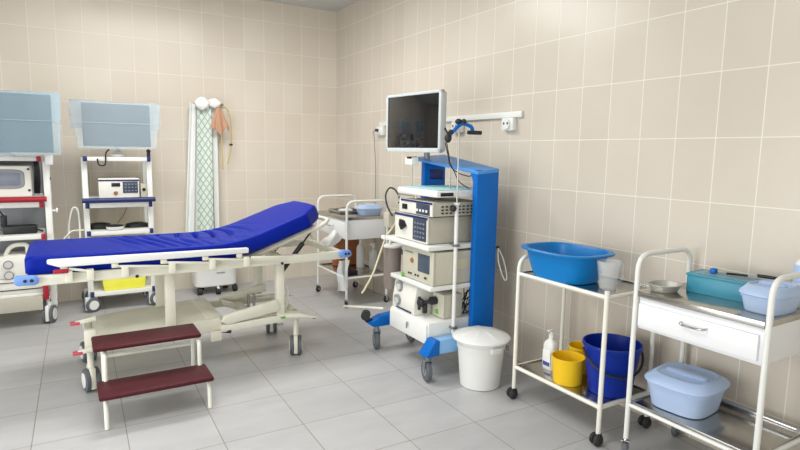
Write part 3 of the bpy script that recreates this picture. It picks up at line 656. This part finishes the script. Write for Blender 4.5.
B().prism([(-.72, .338), (-.72, .40), (-.70, .525), (-.45, .525), (-.45, .338)], 'y', -2.80, -2.525, .006).obj('casing', 'device_white', t)
for z in (.490, .400):
    xx = -.7065 if z > .45 else -.7205
    q = B(); q.cyl((xx-.012, -2.60, z), (xx+.003, -2.60, z+.002), .037, seg=28); g_ = q.obj('dial', 'ring_grey', t); B().cyl((xx-.0145, -2.60, z), (xx-.0115, -2.60, z), .026, seg=24).obj('dial_face', 'gauge_face', g_)
B().box(-.7235, -.719, -2.77, -2.58, .345, .356, .001).obj('blue_stripe', 'navy_plastic', t)
t, fp = device('pump_unit', 'small grey-beige pump box with black pump head on the tower base', -.60, -.45, -2.955, -2.83, .3385, .495, 'beige_box', 'beige_box')
B().box(-.604, -.599, -2.90, -2.87, .362, .39, .001).obj('switch', 'green_mark', fp)
b = B(); b.cyl((-.64, -2.87, .445), (-.60, -2.87, .445), .026); b.sphere((-.69, -2.83, .43), .030, (.7, 1, 1)); b.cyl((-.69, -2.83, .43), (-.61, -2.87, .44), .012); b.cyl((-.70, -2.83, .385), (-.70, -2.83, .47), .010)
b.cyl((-.66, -2.835, .36), (-.66, -2.835, .42), .016); b.obj('pump_head', 'black_rubber', t)
t = thing('power_strip', 'tangle of black power cables behind the small pump box on tower base', 'cable', (-.38, -2.92, .34))
for k in range(5):
    b = B(); pts = [Vector((-.435+random.uniform(0, .11), -2.955+random.uniform(0, .07), .348+.17*random.random())) for _ in range(6)]
    b.tube(pts, .0035, smooth=True); b.obj('cable', 'black_rubber', t)
# cables and hoses
tag(B().tube([(-.66, -2.52, .988), (-.69, -2.47, 1.05), (-.71, -2.44, 1.12), (-.68, -2.42, 1.145), (-.64, -2.43, 1.13), (-.625, -2.46, 1.06)] if 0 else [(-.715, -2.50, .95), (-.74, -2.47, 1.02), (-.735, -2.44, 1.09), (-.70, -2.43, 1.135), (-.665, -2.45, 1.12), (-.66, -2.50, 1.06), (-.68, -2.52, 1.04)], .0055, smooth=True).obj('light_cable', 'black_rubber', None, (-.70, -2.5, .95)), 'black cable arching up beside the light source on the tower', 'cable')
tag(B().tube([(-.632, -2.985, 1.44), (-.625, -2.99, 1.40), (-.59, -2.97, 1.32), (-.54, -2.94, 1.27), (-.50, -2.95, 1.20), (-.44, -2.972, 1.16)], .0032, smooth=True).obj('scope_cable', 'black_rubber', None, (-.6, -2.98, 1.2)), 'black cable dangling from the pole clamp down to the tower column', 'cable')
tag(B().tube([(-.632, -2.97, 1.44), (-.60, -2.96, 1.36), (-.575, -2.95, 1.30), (-.50, -2.93, 1.257), (-.42, -2.935, 1.235), (-.40, -2.955, 1.25)], .0032, smooth=True).obj('scope_cable', 'black_rubber', None, (-.6, -2.95, 1.25)), 'second black cable looping from the pole clamp under the blue top panel', 'cable')
# canisters at left of the tower
cn = thing('suction_canister', 'smoky grey translucent suction jar with white lid beside the tower shelves', 'jar', (-.62, -2.345, .41))
cx, cy = -.615, -2.335
B().lathe((cx, cy, .41), [(.052, 0), (.058, .006), (.066, .30), (.063, .30), (.054, .01), (.03, .008)], 36).obj('jar', 'smoky', cn)
b = B(); b.lathe((cx, cy, .71), [(.070, 0), (.071, .010), (.062, .015), (.02, .018)], 36); b.cyl((cx-.02, cy, .73), (cx-.02, cy, .755), .010); b.obj('lid', 'white_plastic', cn)
B().box(cx+.04, cx+.10, -2.425, cy-.02, .66, .69, .004).obj('bracket', 'grey_metal', cn)
b = B(); b.box(-.70, -.60, -2.42, -2.345, .86, .965, .008); tag(b.obj('junction_box', 'device_side', None, (-.65, -2.38, .86)), 'grey box fixed at the left side of the upper tower shelf', 'box')
tag(B().tube([(-.640, -2.40, .97), (-.65, -2.43, .90), (-.70, -2.40, .80), (-.735, -2.385, .70), (-.79, -2.38, .55), (-.85, -2.38, .45), (-.88, -2.38, .41)], .0075, smooth=True).obj('suction_hose', 'hose_cream', None, (-.7, -2.4, .41)), 'cream rubber hose hanging down at the left side of the tower', 'hose')
B().tube([(-.74, -2.44, .300), (-.86, -2.20, .27), (-.88, -2.10, .25)], .009).obj('side_bar', 'cream_tube', tw)

# ------------------------------------------------------------------ things on the small corner trolley
zs = .8055
lidded('lidded_container', 'pale blue lidded tub on the small corner trolley', (-.205, -1.19, zs), .125, .09, .065, 0)
it = thing('instrument_tray', 'steel instrument tray on the small corner trolley beside the tub', 'tray', (-.33, -.93, zs))
tray_sheet(-.44, -.20, -1.07, -.80, zs+.005, .022).obj('tray', 'stainless', it)
b = B(); b.box(-.42, -.30, -1.04, -.97, zs+.006, zs+.04, .006); b.obj('paper_pack', 'paper', it)
b = B()
for k in range(4): b.tube([(-.43+.02*k, -1.0+.03*k, zs+.042), (-.28+.01*k, -.90+.02*k, zs+.046)], .004)
b.obj('instruments', 'steel', it)
zsl = .2765
for (x, y, hh, lb, w_) in ((-.195, -1.0, .30, 'white spray bottle standing on the lower shelf of the corner trolley', .0385), (-.135, -1.15, .25, 'translucent white bottle right of the spray bottle on the corner trolley', .040)):
    t = thing('cleaner_bottle', lb, 'bottle', (x, y, zsl)); B().lathe((x, y, zsl), [(w_*.95, 0), (w_, .005), (w_, hh*.6), (w_*.85, hh*.68), (w_*.35, hh*.76), (w_*.33, hh*.84)], 28).obj('bottle_body', 'white_plastic' if w_ < .0395 else 'poly_bag', t)
    b = B(); b.cyl((x, y, zsl+hh*.84), (x, y, zsl+hh*.93), .014); b.box(x-.04, x+.015, y-.008, y+.008, zsl+hh*.93, zsl+hh, .004); b.obj('trigger_cap', 'white_plastic', t)
tag(B().box(-.40, -.12, -.88, -.78, zsl, zsl+.32, .012).obj('storage_jar', 'brown_pack', None, (-.26, -.83, zsl)), 'orange-brown pack standing at the back of the corner trolley lower shelf', 'pack')
tag(B().box(-.46, -.36, -1.28, -1.12, zsl, zsl+.035, .006).obj('instrument_case', 'black_plastic', None, (-.41, -1.2, zsl)), 'dark flat case lying on the corner trolley lower shelf', 'case')
# paper hanging on the couch end
def paperf(u, v):
    p00, p10, p11, p01 = Vector((-1.045, -2.02, .705)), Vector((-.95, -2.02, .655)), Vector((-.85, -2.0, .755)), Vector((-.955, -2.0, .785))
    p = p00*(1-u)*(1-v)+p10*u*(1-v)+p11*u*v+p01*(1-u)*v
    return p + Vector((0, -.03*math.sin(math.pi*u)*math.sin(3*v), .012*math.sin(7*u+5*v)+.02*math.sin(math.pi*u)))
b = B(); b.surf(paperf, 16, 16, .004)
tag(b.obj('paper_sheet', 'paper', None, (-1.1, -2.15, .71)), 'crumpled white paper sheet lying on the head end of the couch frame', 'paper')
b = B(); b.surf(lambda u, v: Vector((-1.035+.075*u+.006*math.sin(8*v), -2.33+.012*math.sin(u*7+v*3), .43+.21*v)), 10, 16, .003)
tag(b.obj('plastic_bag', 'poly_bag', None, (-1.0, -2.33, .43)), 'translucent plastic bag hanging below the blue bumper at the couch head end', 'bag')

# ------------------------------------------------------------------ left towers at the back wall
def tower(name, label, xL, xR, yf, accent, zr_, z3, zb_, rc, yw, po=0):
    t = thing(name, label, 'medical cart', ((xL+xR)/2, yf+.25, 0)); yb = yf+.42
    for x in (xL, xR):
        x += po*(1 if x > (xL+xR)/2 else -1)
        b = B(); b.box(x-.022, x+.022, yf+.06, yf+.11, .13, 1.30, .006); b.obj('post', 'white_paint', t)
        b = B(); b.box(x-.02, x+.02, yb-.05, yb-.01, .13, 1.30, .006); b.obj('post', 'white_paint', t)
    def sh(z, th, rim=False):
        s = B().box(xL+.005, xR-.005, yf, yb, z-th-(.045 if rim else 0), z, .004).obj('shelf', 'white_paint', t)
        for x in (xL-.008, xR-.022): B().box(x, x+.03, yf-.006, yf+.04, z-th-(.048 if rim else .003), z+(-.04 if rim else .003), .004).obj('end_cap', accent, s)
        if rim:
            b = B(); b.tube([(xL-.03, yf-.02, z-.016), (xR+.03, yf-.02, z-.016)], .020, seg=12); b.box(xL-.012, xR+.012, yf-.028, yf-.001, z-.038, z+.004, .006); b.obj('front_rim', accent, s)
        return s
    sh(1.30, .035); sh(zr_, .035, True); sh(z3, .035)
    sh(zb_, .035)
    for x in (xL, xR):
        for y in (yf+.03, yb-.05): caster(t, x, y, .165, rc, .027, yw, True, 'white_plastic', 'grey_rubber', trail=.0)
    return t
tb_ = tower('equipment_cart', 'white equipment cart with navy blue shelf rim against the back wall', -2.455, -1.965, -.50, 'navy_plastic', .958, .682, .165, .060, .45)
tr_ = tower('equipment_cart', 'white equipment cart with red shelf rims at the left picture edge', -3.33, -2.752, -.68, 'red_plastic', .995, .705, .255, .068, 1.25, .035)
B().box(-2.702, -2.70, -.60, -.58, 1.10, 1.12, .001)
b = B(); b.cyl((-2.703, -.60, .88), (-2.665, -.60, .88), .007); b.cyl((-2.668, -.60, .88), (-2.655, -.60, .88), .02); b.obj('side_peg', 'white_plastic', tr_)
B().cyl((-2.703, -.60, 1.13), (-2.69, -.60, 1.13), .012).obj('bolt', 'black_plastic', tr_)
b = B(); b.box(-2.72, -2.665, -.70, -.62, 1.235, 1.315, .012); b.obj('camera_holder', 'white_plastic', tr_)
# back panel and base unit of red cart
B().box(-3.31, -2.745, -.275, -.262, .26, 1.26, .002).obj('back_panel', 'grey_metal', tr_)
t = thing('base_unit', 'long white and grey base unit on the lowest shelf of the red-rimmed cart', 'medical device', (-3.04, -.6, .2555))
b = B(); b.box(-3.30, -2.77, -.675, -.30, .2555, .375, .008); b.obj('casing', 'device_white', t)
B().box(-3.30, -2.775, -.681, -.674, .345, .350, .001).obj('seam', 'dark_metal', t); B().box(-3.30, -2.775, -.681, -.674, .285, .292, .001).obj('seam', 'dark_metal', t)
B().box(-2.785, -2.748, -.72, -.682, .20, .37, .004).obj('corner_strip', 'red_plastic', tr_)
b = B(); b.box(-3.30, -2.79, -.72, -.682, .125, .235, .004); b.obj('base_bumper', 'device_side', tr_)
# suction unit on the floor cart left
t = thing('suction_unit', 'white portable suction unit with carry handle and two dials at the left picture edge', 'medical device', (-3.0, -.8, .46)) if 0 else thing('suction_unit', 'white portable suction unit with carry handle and two dials at the left picture edge', 'medical device', (-2.98, -.58, .3755))
b = B(); b.prism([(-3.14, .3755), (-2.86, .3755), (-2.85, .53), (-2.90, .555), (-3.00, .555), (-3.14, .525)], 'y', -.67, -.46, .012); b.obj('casing', 'device_white', t)
B().tube([(-3.02, -.60, .53), (-2.99, -.60, .60), (-2.95, -.60, .625), (-2.87, -.60, .625), (-2.87, -.60, .54)], .017, fil=.03).obj('carry_handle', 'cream_tube', t)
for z in (.487, .405):
    q = B(); q.cyl((-2.995, -.685, z), (-2.995, -.667, z), .032, seg=28); g_ = q.obj('dial', 'ring_grey', t); B().cyl((-2.995, -.688, z), (-2.995, -.684, z), .024, seg=24).obj('dial_face', 'gauge_face', g_)
# device with screen on red cart
t = thing('patient_monitor', 'cream patient monitor with rounded grey screen on the red-rimmed shelf', 'medical device', (-3.0, -.5, .9955))
zr = .9955
b = B(); b.box(-3.20, -2.815, -.655, -.36, zr, 1.228, .012, 3); b.obj('casing', 'device_white', t)
b = B(); b.loft((0, 0, 0), [(.150, .068, 0), (.155, .073, .004), (.150, .068, .010)], 5, 48)
b.M = Matrix.Translation((-3.01, -.652, 1.13)) @ Matrix.Rotation(math.radians(90), 4, 'X'); g_ = b.obj('screen_frame', 'ring_grey', t)
b = B(); b.box(-3.14, -2.885, -.668, -.662, 1.085, 1.175, .002); b.obj('screen', 'screen_soft', t)
for z in (1.045, 1.205): B().cyl((-2.83, -.660, z), (-2.83, -.653, z), .009, seg=12).obj('corner_screw', 'black_plastic', t)
b = B()
for k in range(4): b.tube([(-2.805+.010*k, -.45, zr+.01), (-2.80+.011*k, -.46-.01*k, zr+.10), (-2.795+.009*k, -.44, zr+.20), (-2.80+.008*k, -.40, zr+.27)], .006, smooth=True)
tag(b.obj('cable_bundle', 'black_rubber', None, (-2.79, -.44, zr)), 'bundle of black cables standing between the cream patient monitor and the cart post', 'cable')
# black box on third shelf of red cart
t = thing('black_adapter', 'black power adapter block lying on the third shelf of the red-rimmed cart', 'adapter', (-2.95, -.5, .7055))
B().box(-3.02, -2.80, -.60, -.50, .7055, .77, .01).box(-3.03, -2.99, -.60, -.55, .765, .85, .006).obj('body', 'black_plastic', t)
B().tube([(-3.01, -.57, .845), (-3.05, -.56, .90), (-3.10, -.56, .86), (-3.12, -.55, .78), (-3.2, -.54, .712)], .005, smooth=True).obj('cord', 'black_rubber', t)
B().tube([(-2.80, -.55, .73), (-2.785, -.56, .725), (-2.765, -.54, .715)], .007, smooth=True).obj('cord', 'black_rubber', t)
# processor on blue cart
t, fp = None, None
t = thing('endoscopy_processor', 'white processor with blue key panel on the navy-rimmed cart shelf', 'medical device', (-2.2, -.35, 0.9585))
B().box(-2.355, -2.06, -.47, -.14, 0.9625, 1.1180, .005).obj('casing', 'device_white', t)
fp = B().box(-2.36, -2.055, -.485, -.465, 0.9595, 1.1230, .004).obj('front_panel', 'device_white', t)
B().box(-2.36, -2.055, -.4885, -.484, 1.0980, 1.1110, .001).obj('blue_stripe', 'navy_plastic', fp)
k = B().box(-2.18, -2.065, -.490, -.484, 0.9980, 1.0930, .001).obj('key_panel', 'panel_dark', fp)
b = B()
for i in range(4):
    for j in range(3): b.box(-2.165+i*.026, -2.151+i*.026, -.492, -.4895, 1.0110+j*.027, 1.0220+j*.027, .0008)
b.obj('keys', 'screen_soft', k)
B().box(-2.265, -2.20, -.490, -.484, 1.0530, 1.0830, .001).obj('display', 'black_plastic', fp)
B().cyl((-2.235, -.495, 0.9980), (-2.235, -.484, 0.9980), .016).obj('socket', 'brown_pack', fp)
t = thing('small_module', 'small grey module right of the white processor on the navy-rimmed shelf', 'device', (-2.01, -.42, 0.9585))
B().box(-2.04, -1.992, -.47, -.36, 0.9585, 1.0730, .005).obj('body', 'device_side', t); B().cyl((-2.016, -.475, 1.0230), (-2.016, -.468, 1.0230), .014).obj('knob', 'black_plastic', t)
# items on third shelf
tag(B().loft((-2.36, -.30, 0.6825), [(.085, .06, 0), (.09, .065, .006), (.085, .06, .04), (.04, .03, .05)], 3, 32).obj('keyboard_tray', 'black_plastic', None, (-2.36, -.30, 0.6825)), 'black pedal block at the left of the navy cart third shelf', 'pedal')
tag(B().loft((-2.06, -.30, 0.6825), [(.10, .06, 0), (.105, .065, .006), (.09, .055, .030), (.04, .03, .042)], 3, 32).obj('foot_switch', 'black_plastic', None, (-2.06, -.30, 0.6825)), 'flat black foot switch at the right of the navy cart third shelf', 'pedal')
t = thing('cable_dish', 'white round dish with dark rim on the navy cart third shelf', 'dish', (-2.25, -.43, 0.6825))
B().lathe((-2.25, -.43, 0.6825), [(.05, 0), (.065, .006), (.07, .028), (.066, .03), (.06, .012), (.03, .008)], 32).obj('dish', 'white_plastic', t); B().lathe((-2.25, -.43, 0.7120), [(.062, 0), (.068, .004), (.06, .010), (.03, .011)], 32).obj('rim', 'black_plastic', t)
tag(B().tube([(-2.22, -.27, 0.7170), (-2.16, -.25, 0.7970), (-2.13, -.20, 0.8670)], .003, smooth=True).obj('thin_cable', 'brown_pack', None, (-2.2, -.25, .7)), 'thin brown cable rising behind the items on the navy cart third shelf', 'cable')
# yellow bin on bottom shelf
t = thing('waste_box', 'bright yellow clinical waste box on the lowest shelf of the navy cart', 'box', (-2.2, -.35, .1655))
B().prism([(-2.355, .1655), (-2.04, .1655), (-2.02, .315), (-2.375, .315)], 'y', -.47, -.20, .006).obj('box_body', 'yellow_box', t); B().box(-2.385, -2.01, -.48, -.19, .315, .328, .004).obj('box_rim', 'yellow_box', t)
# loop holder left of the blue cart
t = thing('scope_loop', 'white coiled tube loop hanging between the two equipment carts', 'tube', (-2.53, -.40, .60))
B().tube([(-2.60, -.42, .56), (-2.585, -.42, .75), (-2.56, -.42, .86), (-2.535, -.42, .88), (-2.515, -.42, .84), (-2.51, -.42, .70), (-2.515, -.42, .58)], .008, smooth=True).obj('loop', 'white_plastic', t)
B().tube([(-2.70, -.47, .55), (-2.60, -.44, .66), (-2.57, -.42, .69), (-2.50, -.42, .69), (-2.478, -.42, .69)], .007, fil=.02).obj('arm', 'white_plastic', t)
B().box(-2.62, -2.48, -.46, -.38, .555, .58, .006).obj('holder', 'white_plastic', t)
# top bar items
b = B(); b.lathe((-2.19, -.35, 1.3005), [(.055, 0), (.06, .004), (.058, .025), (.035, .035), (.025, .06)], 28)
# covered monitors
def covered_monitor(tl_mon, tl_cov, xc, W, zb, zt_, yf, top_w, bot_w, sheet, base_z, seam=True, skew=0):
    m = thing('covered_monitor', tl_mon, 'monitor', (xc, yf+.05, base_z))
    b = B(); b.box(xc-W/2, xc+W/2, yf+.01, yf+.05, zb+.02, zt_-.015, .006); b.obj('housing', 'dark_metal' if 0 else 'black_plastic', m)
    B().box(xc-W/2+.012, xc+W/2-.012, yf+.007, yf+.011, zb+.035, zt_-.03, .001).obj('screen', 'black_plastic', m)
    b = B(); b.lathe((xc, yf+.14, base_z), [(.065, 0), (.07, .004), (.066, .02), (.03, .034), (.022, .05)], 28); b.tube([(xc, yf+.14, base_z+.045), (xc, yf+.13, zb+.12), (xc, yf+.05, zb+.15)], .02, fil=.03); b.obj('stand', 'white_plastic', m)
    def fn(u, v):
        # v: 0 bottom front .. 0.72 top edge .. 1 down the back
        wv = bot_w+(top_w-bot_w)*min(1, v/.72); x = xc+(u-.5)*wv+skew*(v)
        edge = abs(u-.5)*wv-W/2
        back = max(0, edge)*.5
        if v <= .70: z = zb+(zt_-zb)*(v/.70); y = yf
        elif v <= .78: t = (v-.70)/.08; z = zt_+.004*math.sin(math.pi*t); y = yf+.065*t
        else: t = (v-.78)/.22; z = zt_-.22*t; y = yf+.067
        s = .0025*math.sin(u*19+v*4)+.002*math.sin(u*41)
        if v <= .7: y = y - .002 + s*.6 + back*.6
        return Vector((x, y, z + .003*math.sin(u*9)))
    c = B(); c.surf(fn, 60, 50, .0012); cv = c.obj('dust_cover', sheet, None, (xc, yf, zb)); tag(cv, tl_cov, 'cover')
    if seam:
        zz = zb+(zt_-zb)*.55
        B().box(xc-bot_w*.49, xc+bot_w*.49, yf-.0085, yf-.0065, zz-.003, zz+.003, .0004).obj('fold_crease', sheet, cv)
covered_monitor('flat monitor hidden under the translucent blue sheet above the navy cart', 'pale blue disposable sheet draped over the monitor of the navy cart', -2.205, .50, 1.365, 1.745, -.55, .67, .575, 'drape_sheet', 1.3005)
covered_monitor('flat monitor hidden under the blue sheet above the red-rimmed cart', 'blue disposable sheet draped over the monitor of the red-rimmed cart', -2.975, .64, 1.31, 1.768, -.80, .755, .73, 'drape_sheet_blue', 1.3005)
tag(B().tube([(-2.40, -.44, 1.27), (-2.36, -.43, 1.235), (-2.335, -.43, 1.24), (-2.33, -.44, 1.29), (-2.325, -.44, 1.33), (-2.30, -.44, 1.36), (-2.28, -.44, 1.362)] if 0 else [(-2.36, -.515, 1.285), (-2.35, -.515, 1.235), (-2.31, -.515, 1.232), (-2.30, -.515, 1.27), (-2.295, -.515, 1.33), (-2.27, -.50, 1.36)], .006, smooth=True).obj('monitor_cable', 'black_rubber', None, (-2.32, -.51, 1.23)), 'short black cable looping over the top shelf of the navy cart', 'cable')
b = B(); b.cyl((-1.965, -.44, 1.3005), (-1.965, -.44, 1.345), .014); b.sphere((-1.965, -.44, 1.35), .018); tag(b.obj('clamp_screw', 'black_plastic', None, (-1.965, -.44, 1.3005)), 'black clamp knob on the right end of the navy cart top', 'knob')

# rolling bin behind the couch
t = thing('rolling_bin', 'white rolling plastic bin on black casters behind the couch', 'bin', (-1.39, -.24, 0))
b = B(); b.loft((-1.395, -.23, .075), [(.185, .11, 0), (.195, .12, .01), (.20, .125, .34), (.205, .13, .35), (.19, .115, .35), (.185, .11, .02)], 5, 48); b.obj('bin_body', 'white_plastic', t)
for x, y in ((-1.55, -.31), (-1.39, -.36), (-1.22, -.31), (-1.50, -.13), (-1.27, -.13)):
    c = B().cyl((x, y, .05), (x, y, .085), .010).box(x-.012, x+.012, y-.02, y+.012, .045, .07, .004).obj('caster', 'white_plastic' if x == -1.39 else 'black_plastic', t); B().cyl((x-.020, y, .033), (x+.020, y, .033), .033, seg=24).obj('wheel', 'black_rubber', c)
B().box(-1.40, -1.32, -.3575, -.3535, .205, .212, .0005).obj('grey_mark', 'grey_metal', t)

# ------------------------------------------------------------------ gowns on the back wall
rk = thing('wall_hook', 'small steel wall hook rail behind the hanging gowns', 'hook rail', (-1.39, -.02, 1.80))
B().box(-1.50, -1.22, -.018, -.001, 1.79, 1.82, .003).obj('rail', 'grey_metal', rk)
for x in (-1.465, -1.365, -1.245): B().tube([(x, -.015, 1.805), (x, -.045, 1.80), (x, -.052, 1.825)], .005, fil=.01).obj('hook', 'steel', rk)
def hang(name, label, cat, mt, xl0, xr0, xl1, xr1, z1, z0, y, fold, nf, seed, th=.003):
    def fn(u, v):
        xl = xl0+(xl1-xl0)*v; xr = xr0+(xr1-xr0)*v
        return Vector((xl+(xr-xl)*u, y - fold*(.5+.5*math.sin(nf*2*math.pi*u+seed+.8*v))*(.35+.65*v) , z1+(z0-z1)*v+.008*math.sin(11*u+seed)))
    b = B(); b.surf(fn, 48, 40, th)
    return tag(b.obj(name, mt, None, ((xl0+xr0)/2, y, z0)), label, cat)
hang('white_gown', 'long white gown hanging at the left of the hook rail', 'gown', 'white_cloth', -1.545, -1.46, -1.635, -1.49, 1.81, .45, -.055, .05, 2, .4)
hang('patterned_gown', 'long white gown with grey-green lattice pattern on the back wall', 'gown', 'lattice_cloth', -1.485, -1.355, -1.52, -1.365, 1.82, .45, -.095, .02, 1, 2.0)
hang('pale_apron', 'narrow pale apron strip hanging right of the patterned gown', 'apron', 'white_cloth', -1.355, -1.295, -1.355, -1.30, 1.80, .45, -.055, .02, 1, 1.0)
tag(B().box(-1.357, -1.349, -.088, -.080, .45, 1.75, .002).obj('grey_strap', 'grey_metal', None, (-1.353, -.085, .45)), 'narrow grey strap hanging beside the patterned gown', 'strap')
def puff(name, label, c, r, sc):
    b = B(); t = bmesh.new(); bmesh.ops.create_icosphere(t, subdivisions=4, radius=r)
    for v in t.verts:
        n = v.co.normalized(); v.co += n*r*.05*(math.sin(7*n.x+2)*math.sin(6*n.z+1)+.5*math.sin(13*n.x+5*n.z)); v.co = Vector((v.co.x*sc[0], v.co.y*sc[1], v.co.z*sc[2]))+Vector(c)
    b._merge(t); tag(b.obj(name, 'white_cloth', None, c), label, 'cloth')
puff('folded_hood', 'left crumpled white hood on top of the patterned gown', (-1.445, -.14, 1.805), .082, (.85, .5, .75))
puff('folded_hood', 'right crumpled white hood next to the orange bag', (-1.330, -.12, 1.815), .072, (.9, .5, .65))
def bagf(u, v):
    hw = .014+.068*min(1, v*1.25)**.8
    return Vector((-1.30+(u-.5)*2*hw+.015*v, -.15-.022*math.cos((u-.5)*math.pi)-.012*math.sin(u*16)*v, 1.775-.225*v+.03*v*math.sin(u*9+.4)))
b = B(); b.surf(bagf, 30, 24, .003); tag(b.obj('orange_bag', 'orange_cloth', None, (-1.30, -.15, 1.53)), 'translucent orange rubber bag hanging on the hook by the gowns', 'bag')
t = thing('tube_with_clip', 'thin yellow tube with black clip hooked beside the orange bag', 'tube', (-1.2, -.10, 1.25))
B().tube([(-1.30, -.10, 1.75), (-1.27, -.10, 1.785), (-1.23, -.10, 1.785), (-1.19, -.10, 1.74), (-1.172, -.10, 1.62), (-1.172, -.10, 1.43), (-1.19, -.10, 1.32), (-1.215, -.10, 1.23)], .0055, smooth=True).obj('tube', 'yellow_tube', t)
B().box(-1.19, -1.16, -.112, -.088, 1.415, 1.435, .004).obj('clip', 'black_plastic', t)
tag(B().tube([(-1.27, -.13, 1.55), (-1.268, -.125, 1.35), (-1.262, -.12, 1.18)], .005, smooth=True).obj('drain_tube', 'yellow_tube', None, (-1.27, -.12, 1.18)), 'straight yellow drain tube below the orange bag', 'tube')

# ------------------------------------------------------------------ wall services
tk = tag(B().box(-.022, -.0005, -2.955, -1.02, 1.618, 1.657, .003).obj('cable_trunking', 'white_plastic', None, (-.011, -2.0, 1.618)), 'long white cable trunking on the right wall behind the monitor', 'trunking')
def socket(label, yc, zc, double, w_=.115):
    t = thing('wall_socket', label, 'socket', (-.001, yc, zc)); B().box(-.040, -.0005, yc-w_/2, yc+w_/2, zc-.042, zc+.042, .006).obj('housing', 'white_plastic', t)
    q = B(); q.cyl((-.052, yc, zc), (-.039, yc, zc), .034, seg=32); f_ = q.obj('socket_face', 'white_plastic', t)
    for dy in ((-.018, .018) if double else (0,)):
        B().cyl((-.054, yc+dy, zc+.006), (-.0515, yc+dy, zc+.006), .009, seg=14).obj('socket_hole', 'grey_rubber', f_)
    return t
socket('white wall socket at the right end of the cable trunking', -2.84, 1.574, True)
socket('white wall socket half hidden behind the blue pole bracket', -2.265, 1.574, True)
t = socket('white wall socket with plug left of the large monitor', -1.06, 1.574, False, .12)
B().box(-.082, -.052, -1.075, -1.045, 1.567, 1.592, .005).obj('plug', 'panel_dark', t)
B().tube([(-.082, -1.045, 1.57), (-.075, -1.01, 1.56), (-.05, -.985, 1.50), (-.03, -.98, 1.2), (-.03, -.98, .80), (-.04, -.99, .25), (-.06, -1.02, .006)], .0035, smooth=True).obj('power_cord', 'grey_metal', t)
# small bottle at the right end of front trolley
zd = zt
cb = thing('dispenser_bottle', 'white pump bottle with blue label at the right picture edge', 'bottle', (-.065, -4.675, zd))
B().lathe((-.065, -4.675, zd), [(.034, 0), (.036, .004), (.036, .165), (.028, .185), (.014, .195), (.014, .205)], 32).obj('bottle_body', 'white_plastic', cb)
b = B(); b.lathe((-.065, -4.675, zd+.204), [(.017, 0), (.017, .022), (.008, .026), (.008, .036)], 24); b.box(-.10, -.05, -4.684, -4.666, zd+.238, zd+.252, .004); b.obj('pump_cap', 'white_plastic', cb)
B().lathe((-.065, -4.675, zd+.10), [(.0366, 0), (.0366, .07)], 32).obj('label', 'light_blue_plastic', cb)['label'] = 'blue label band'
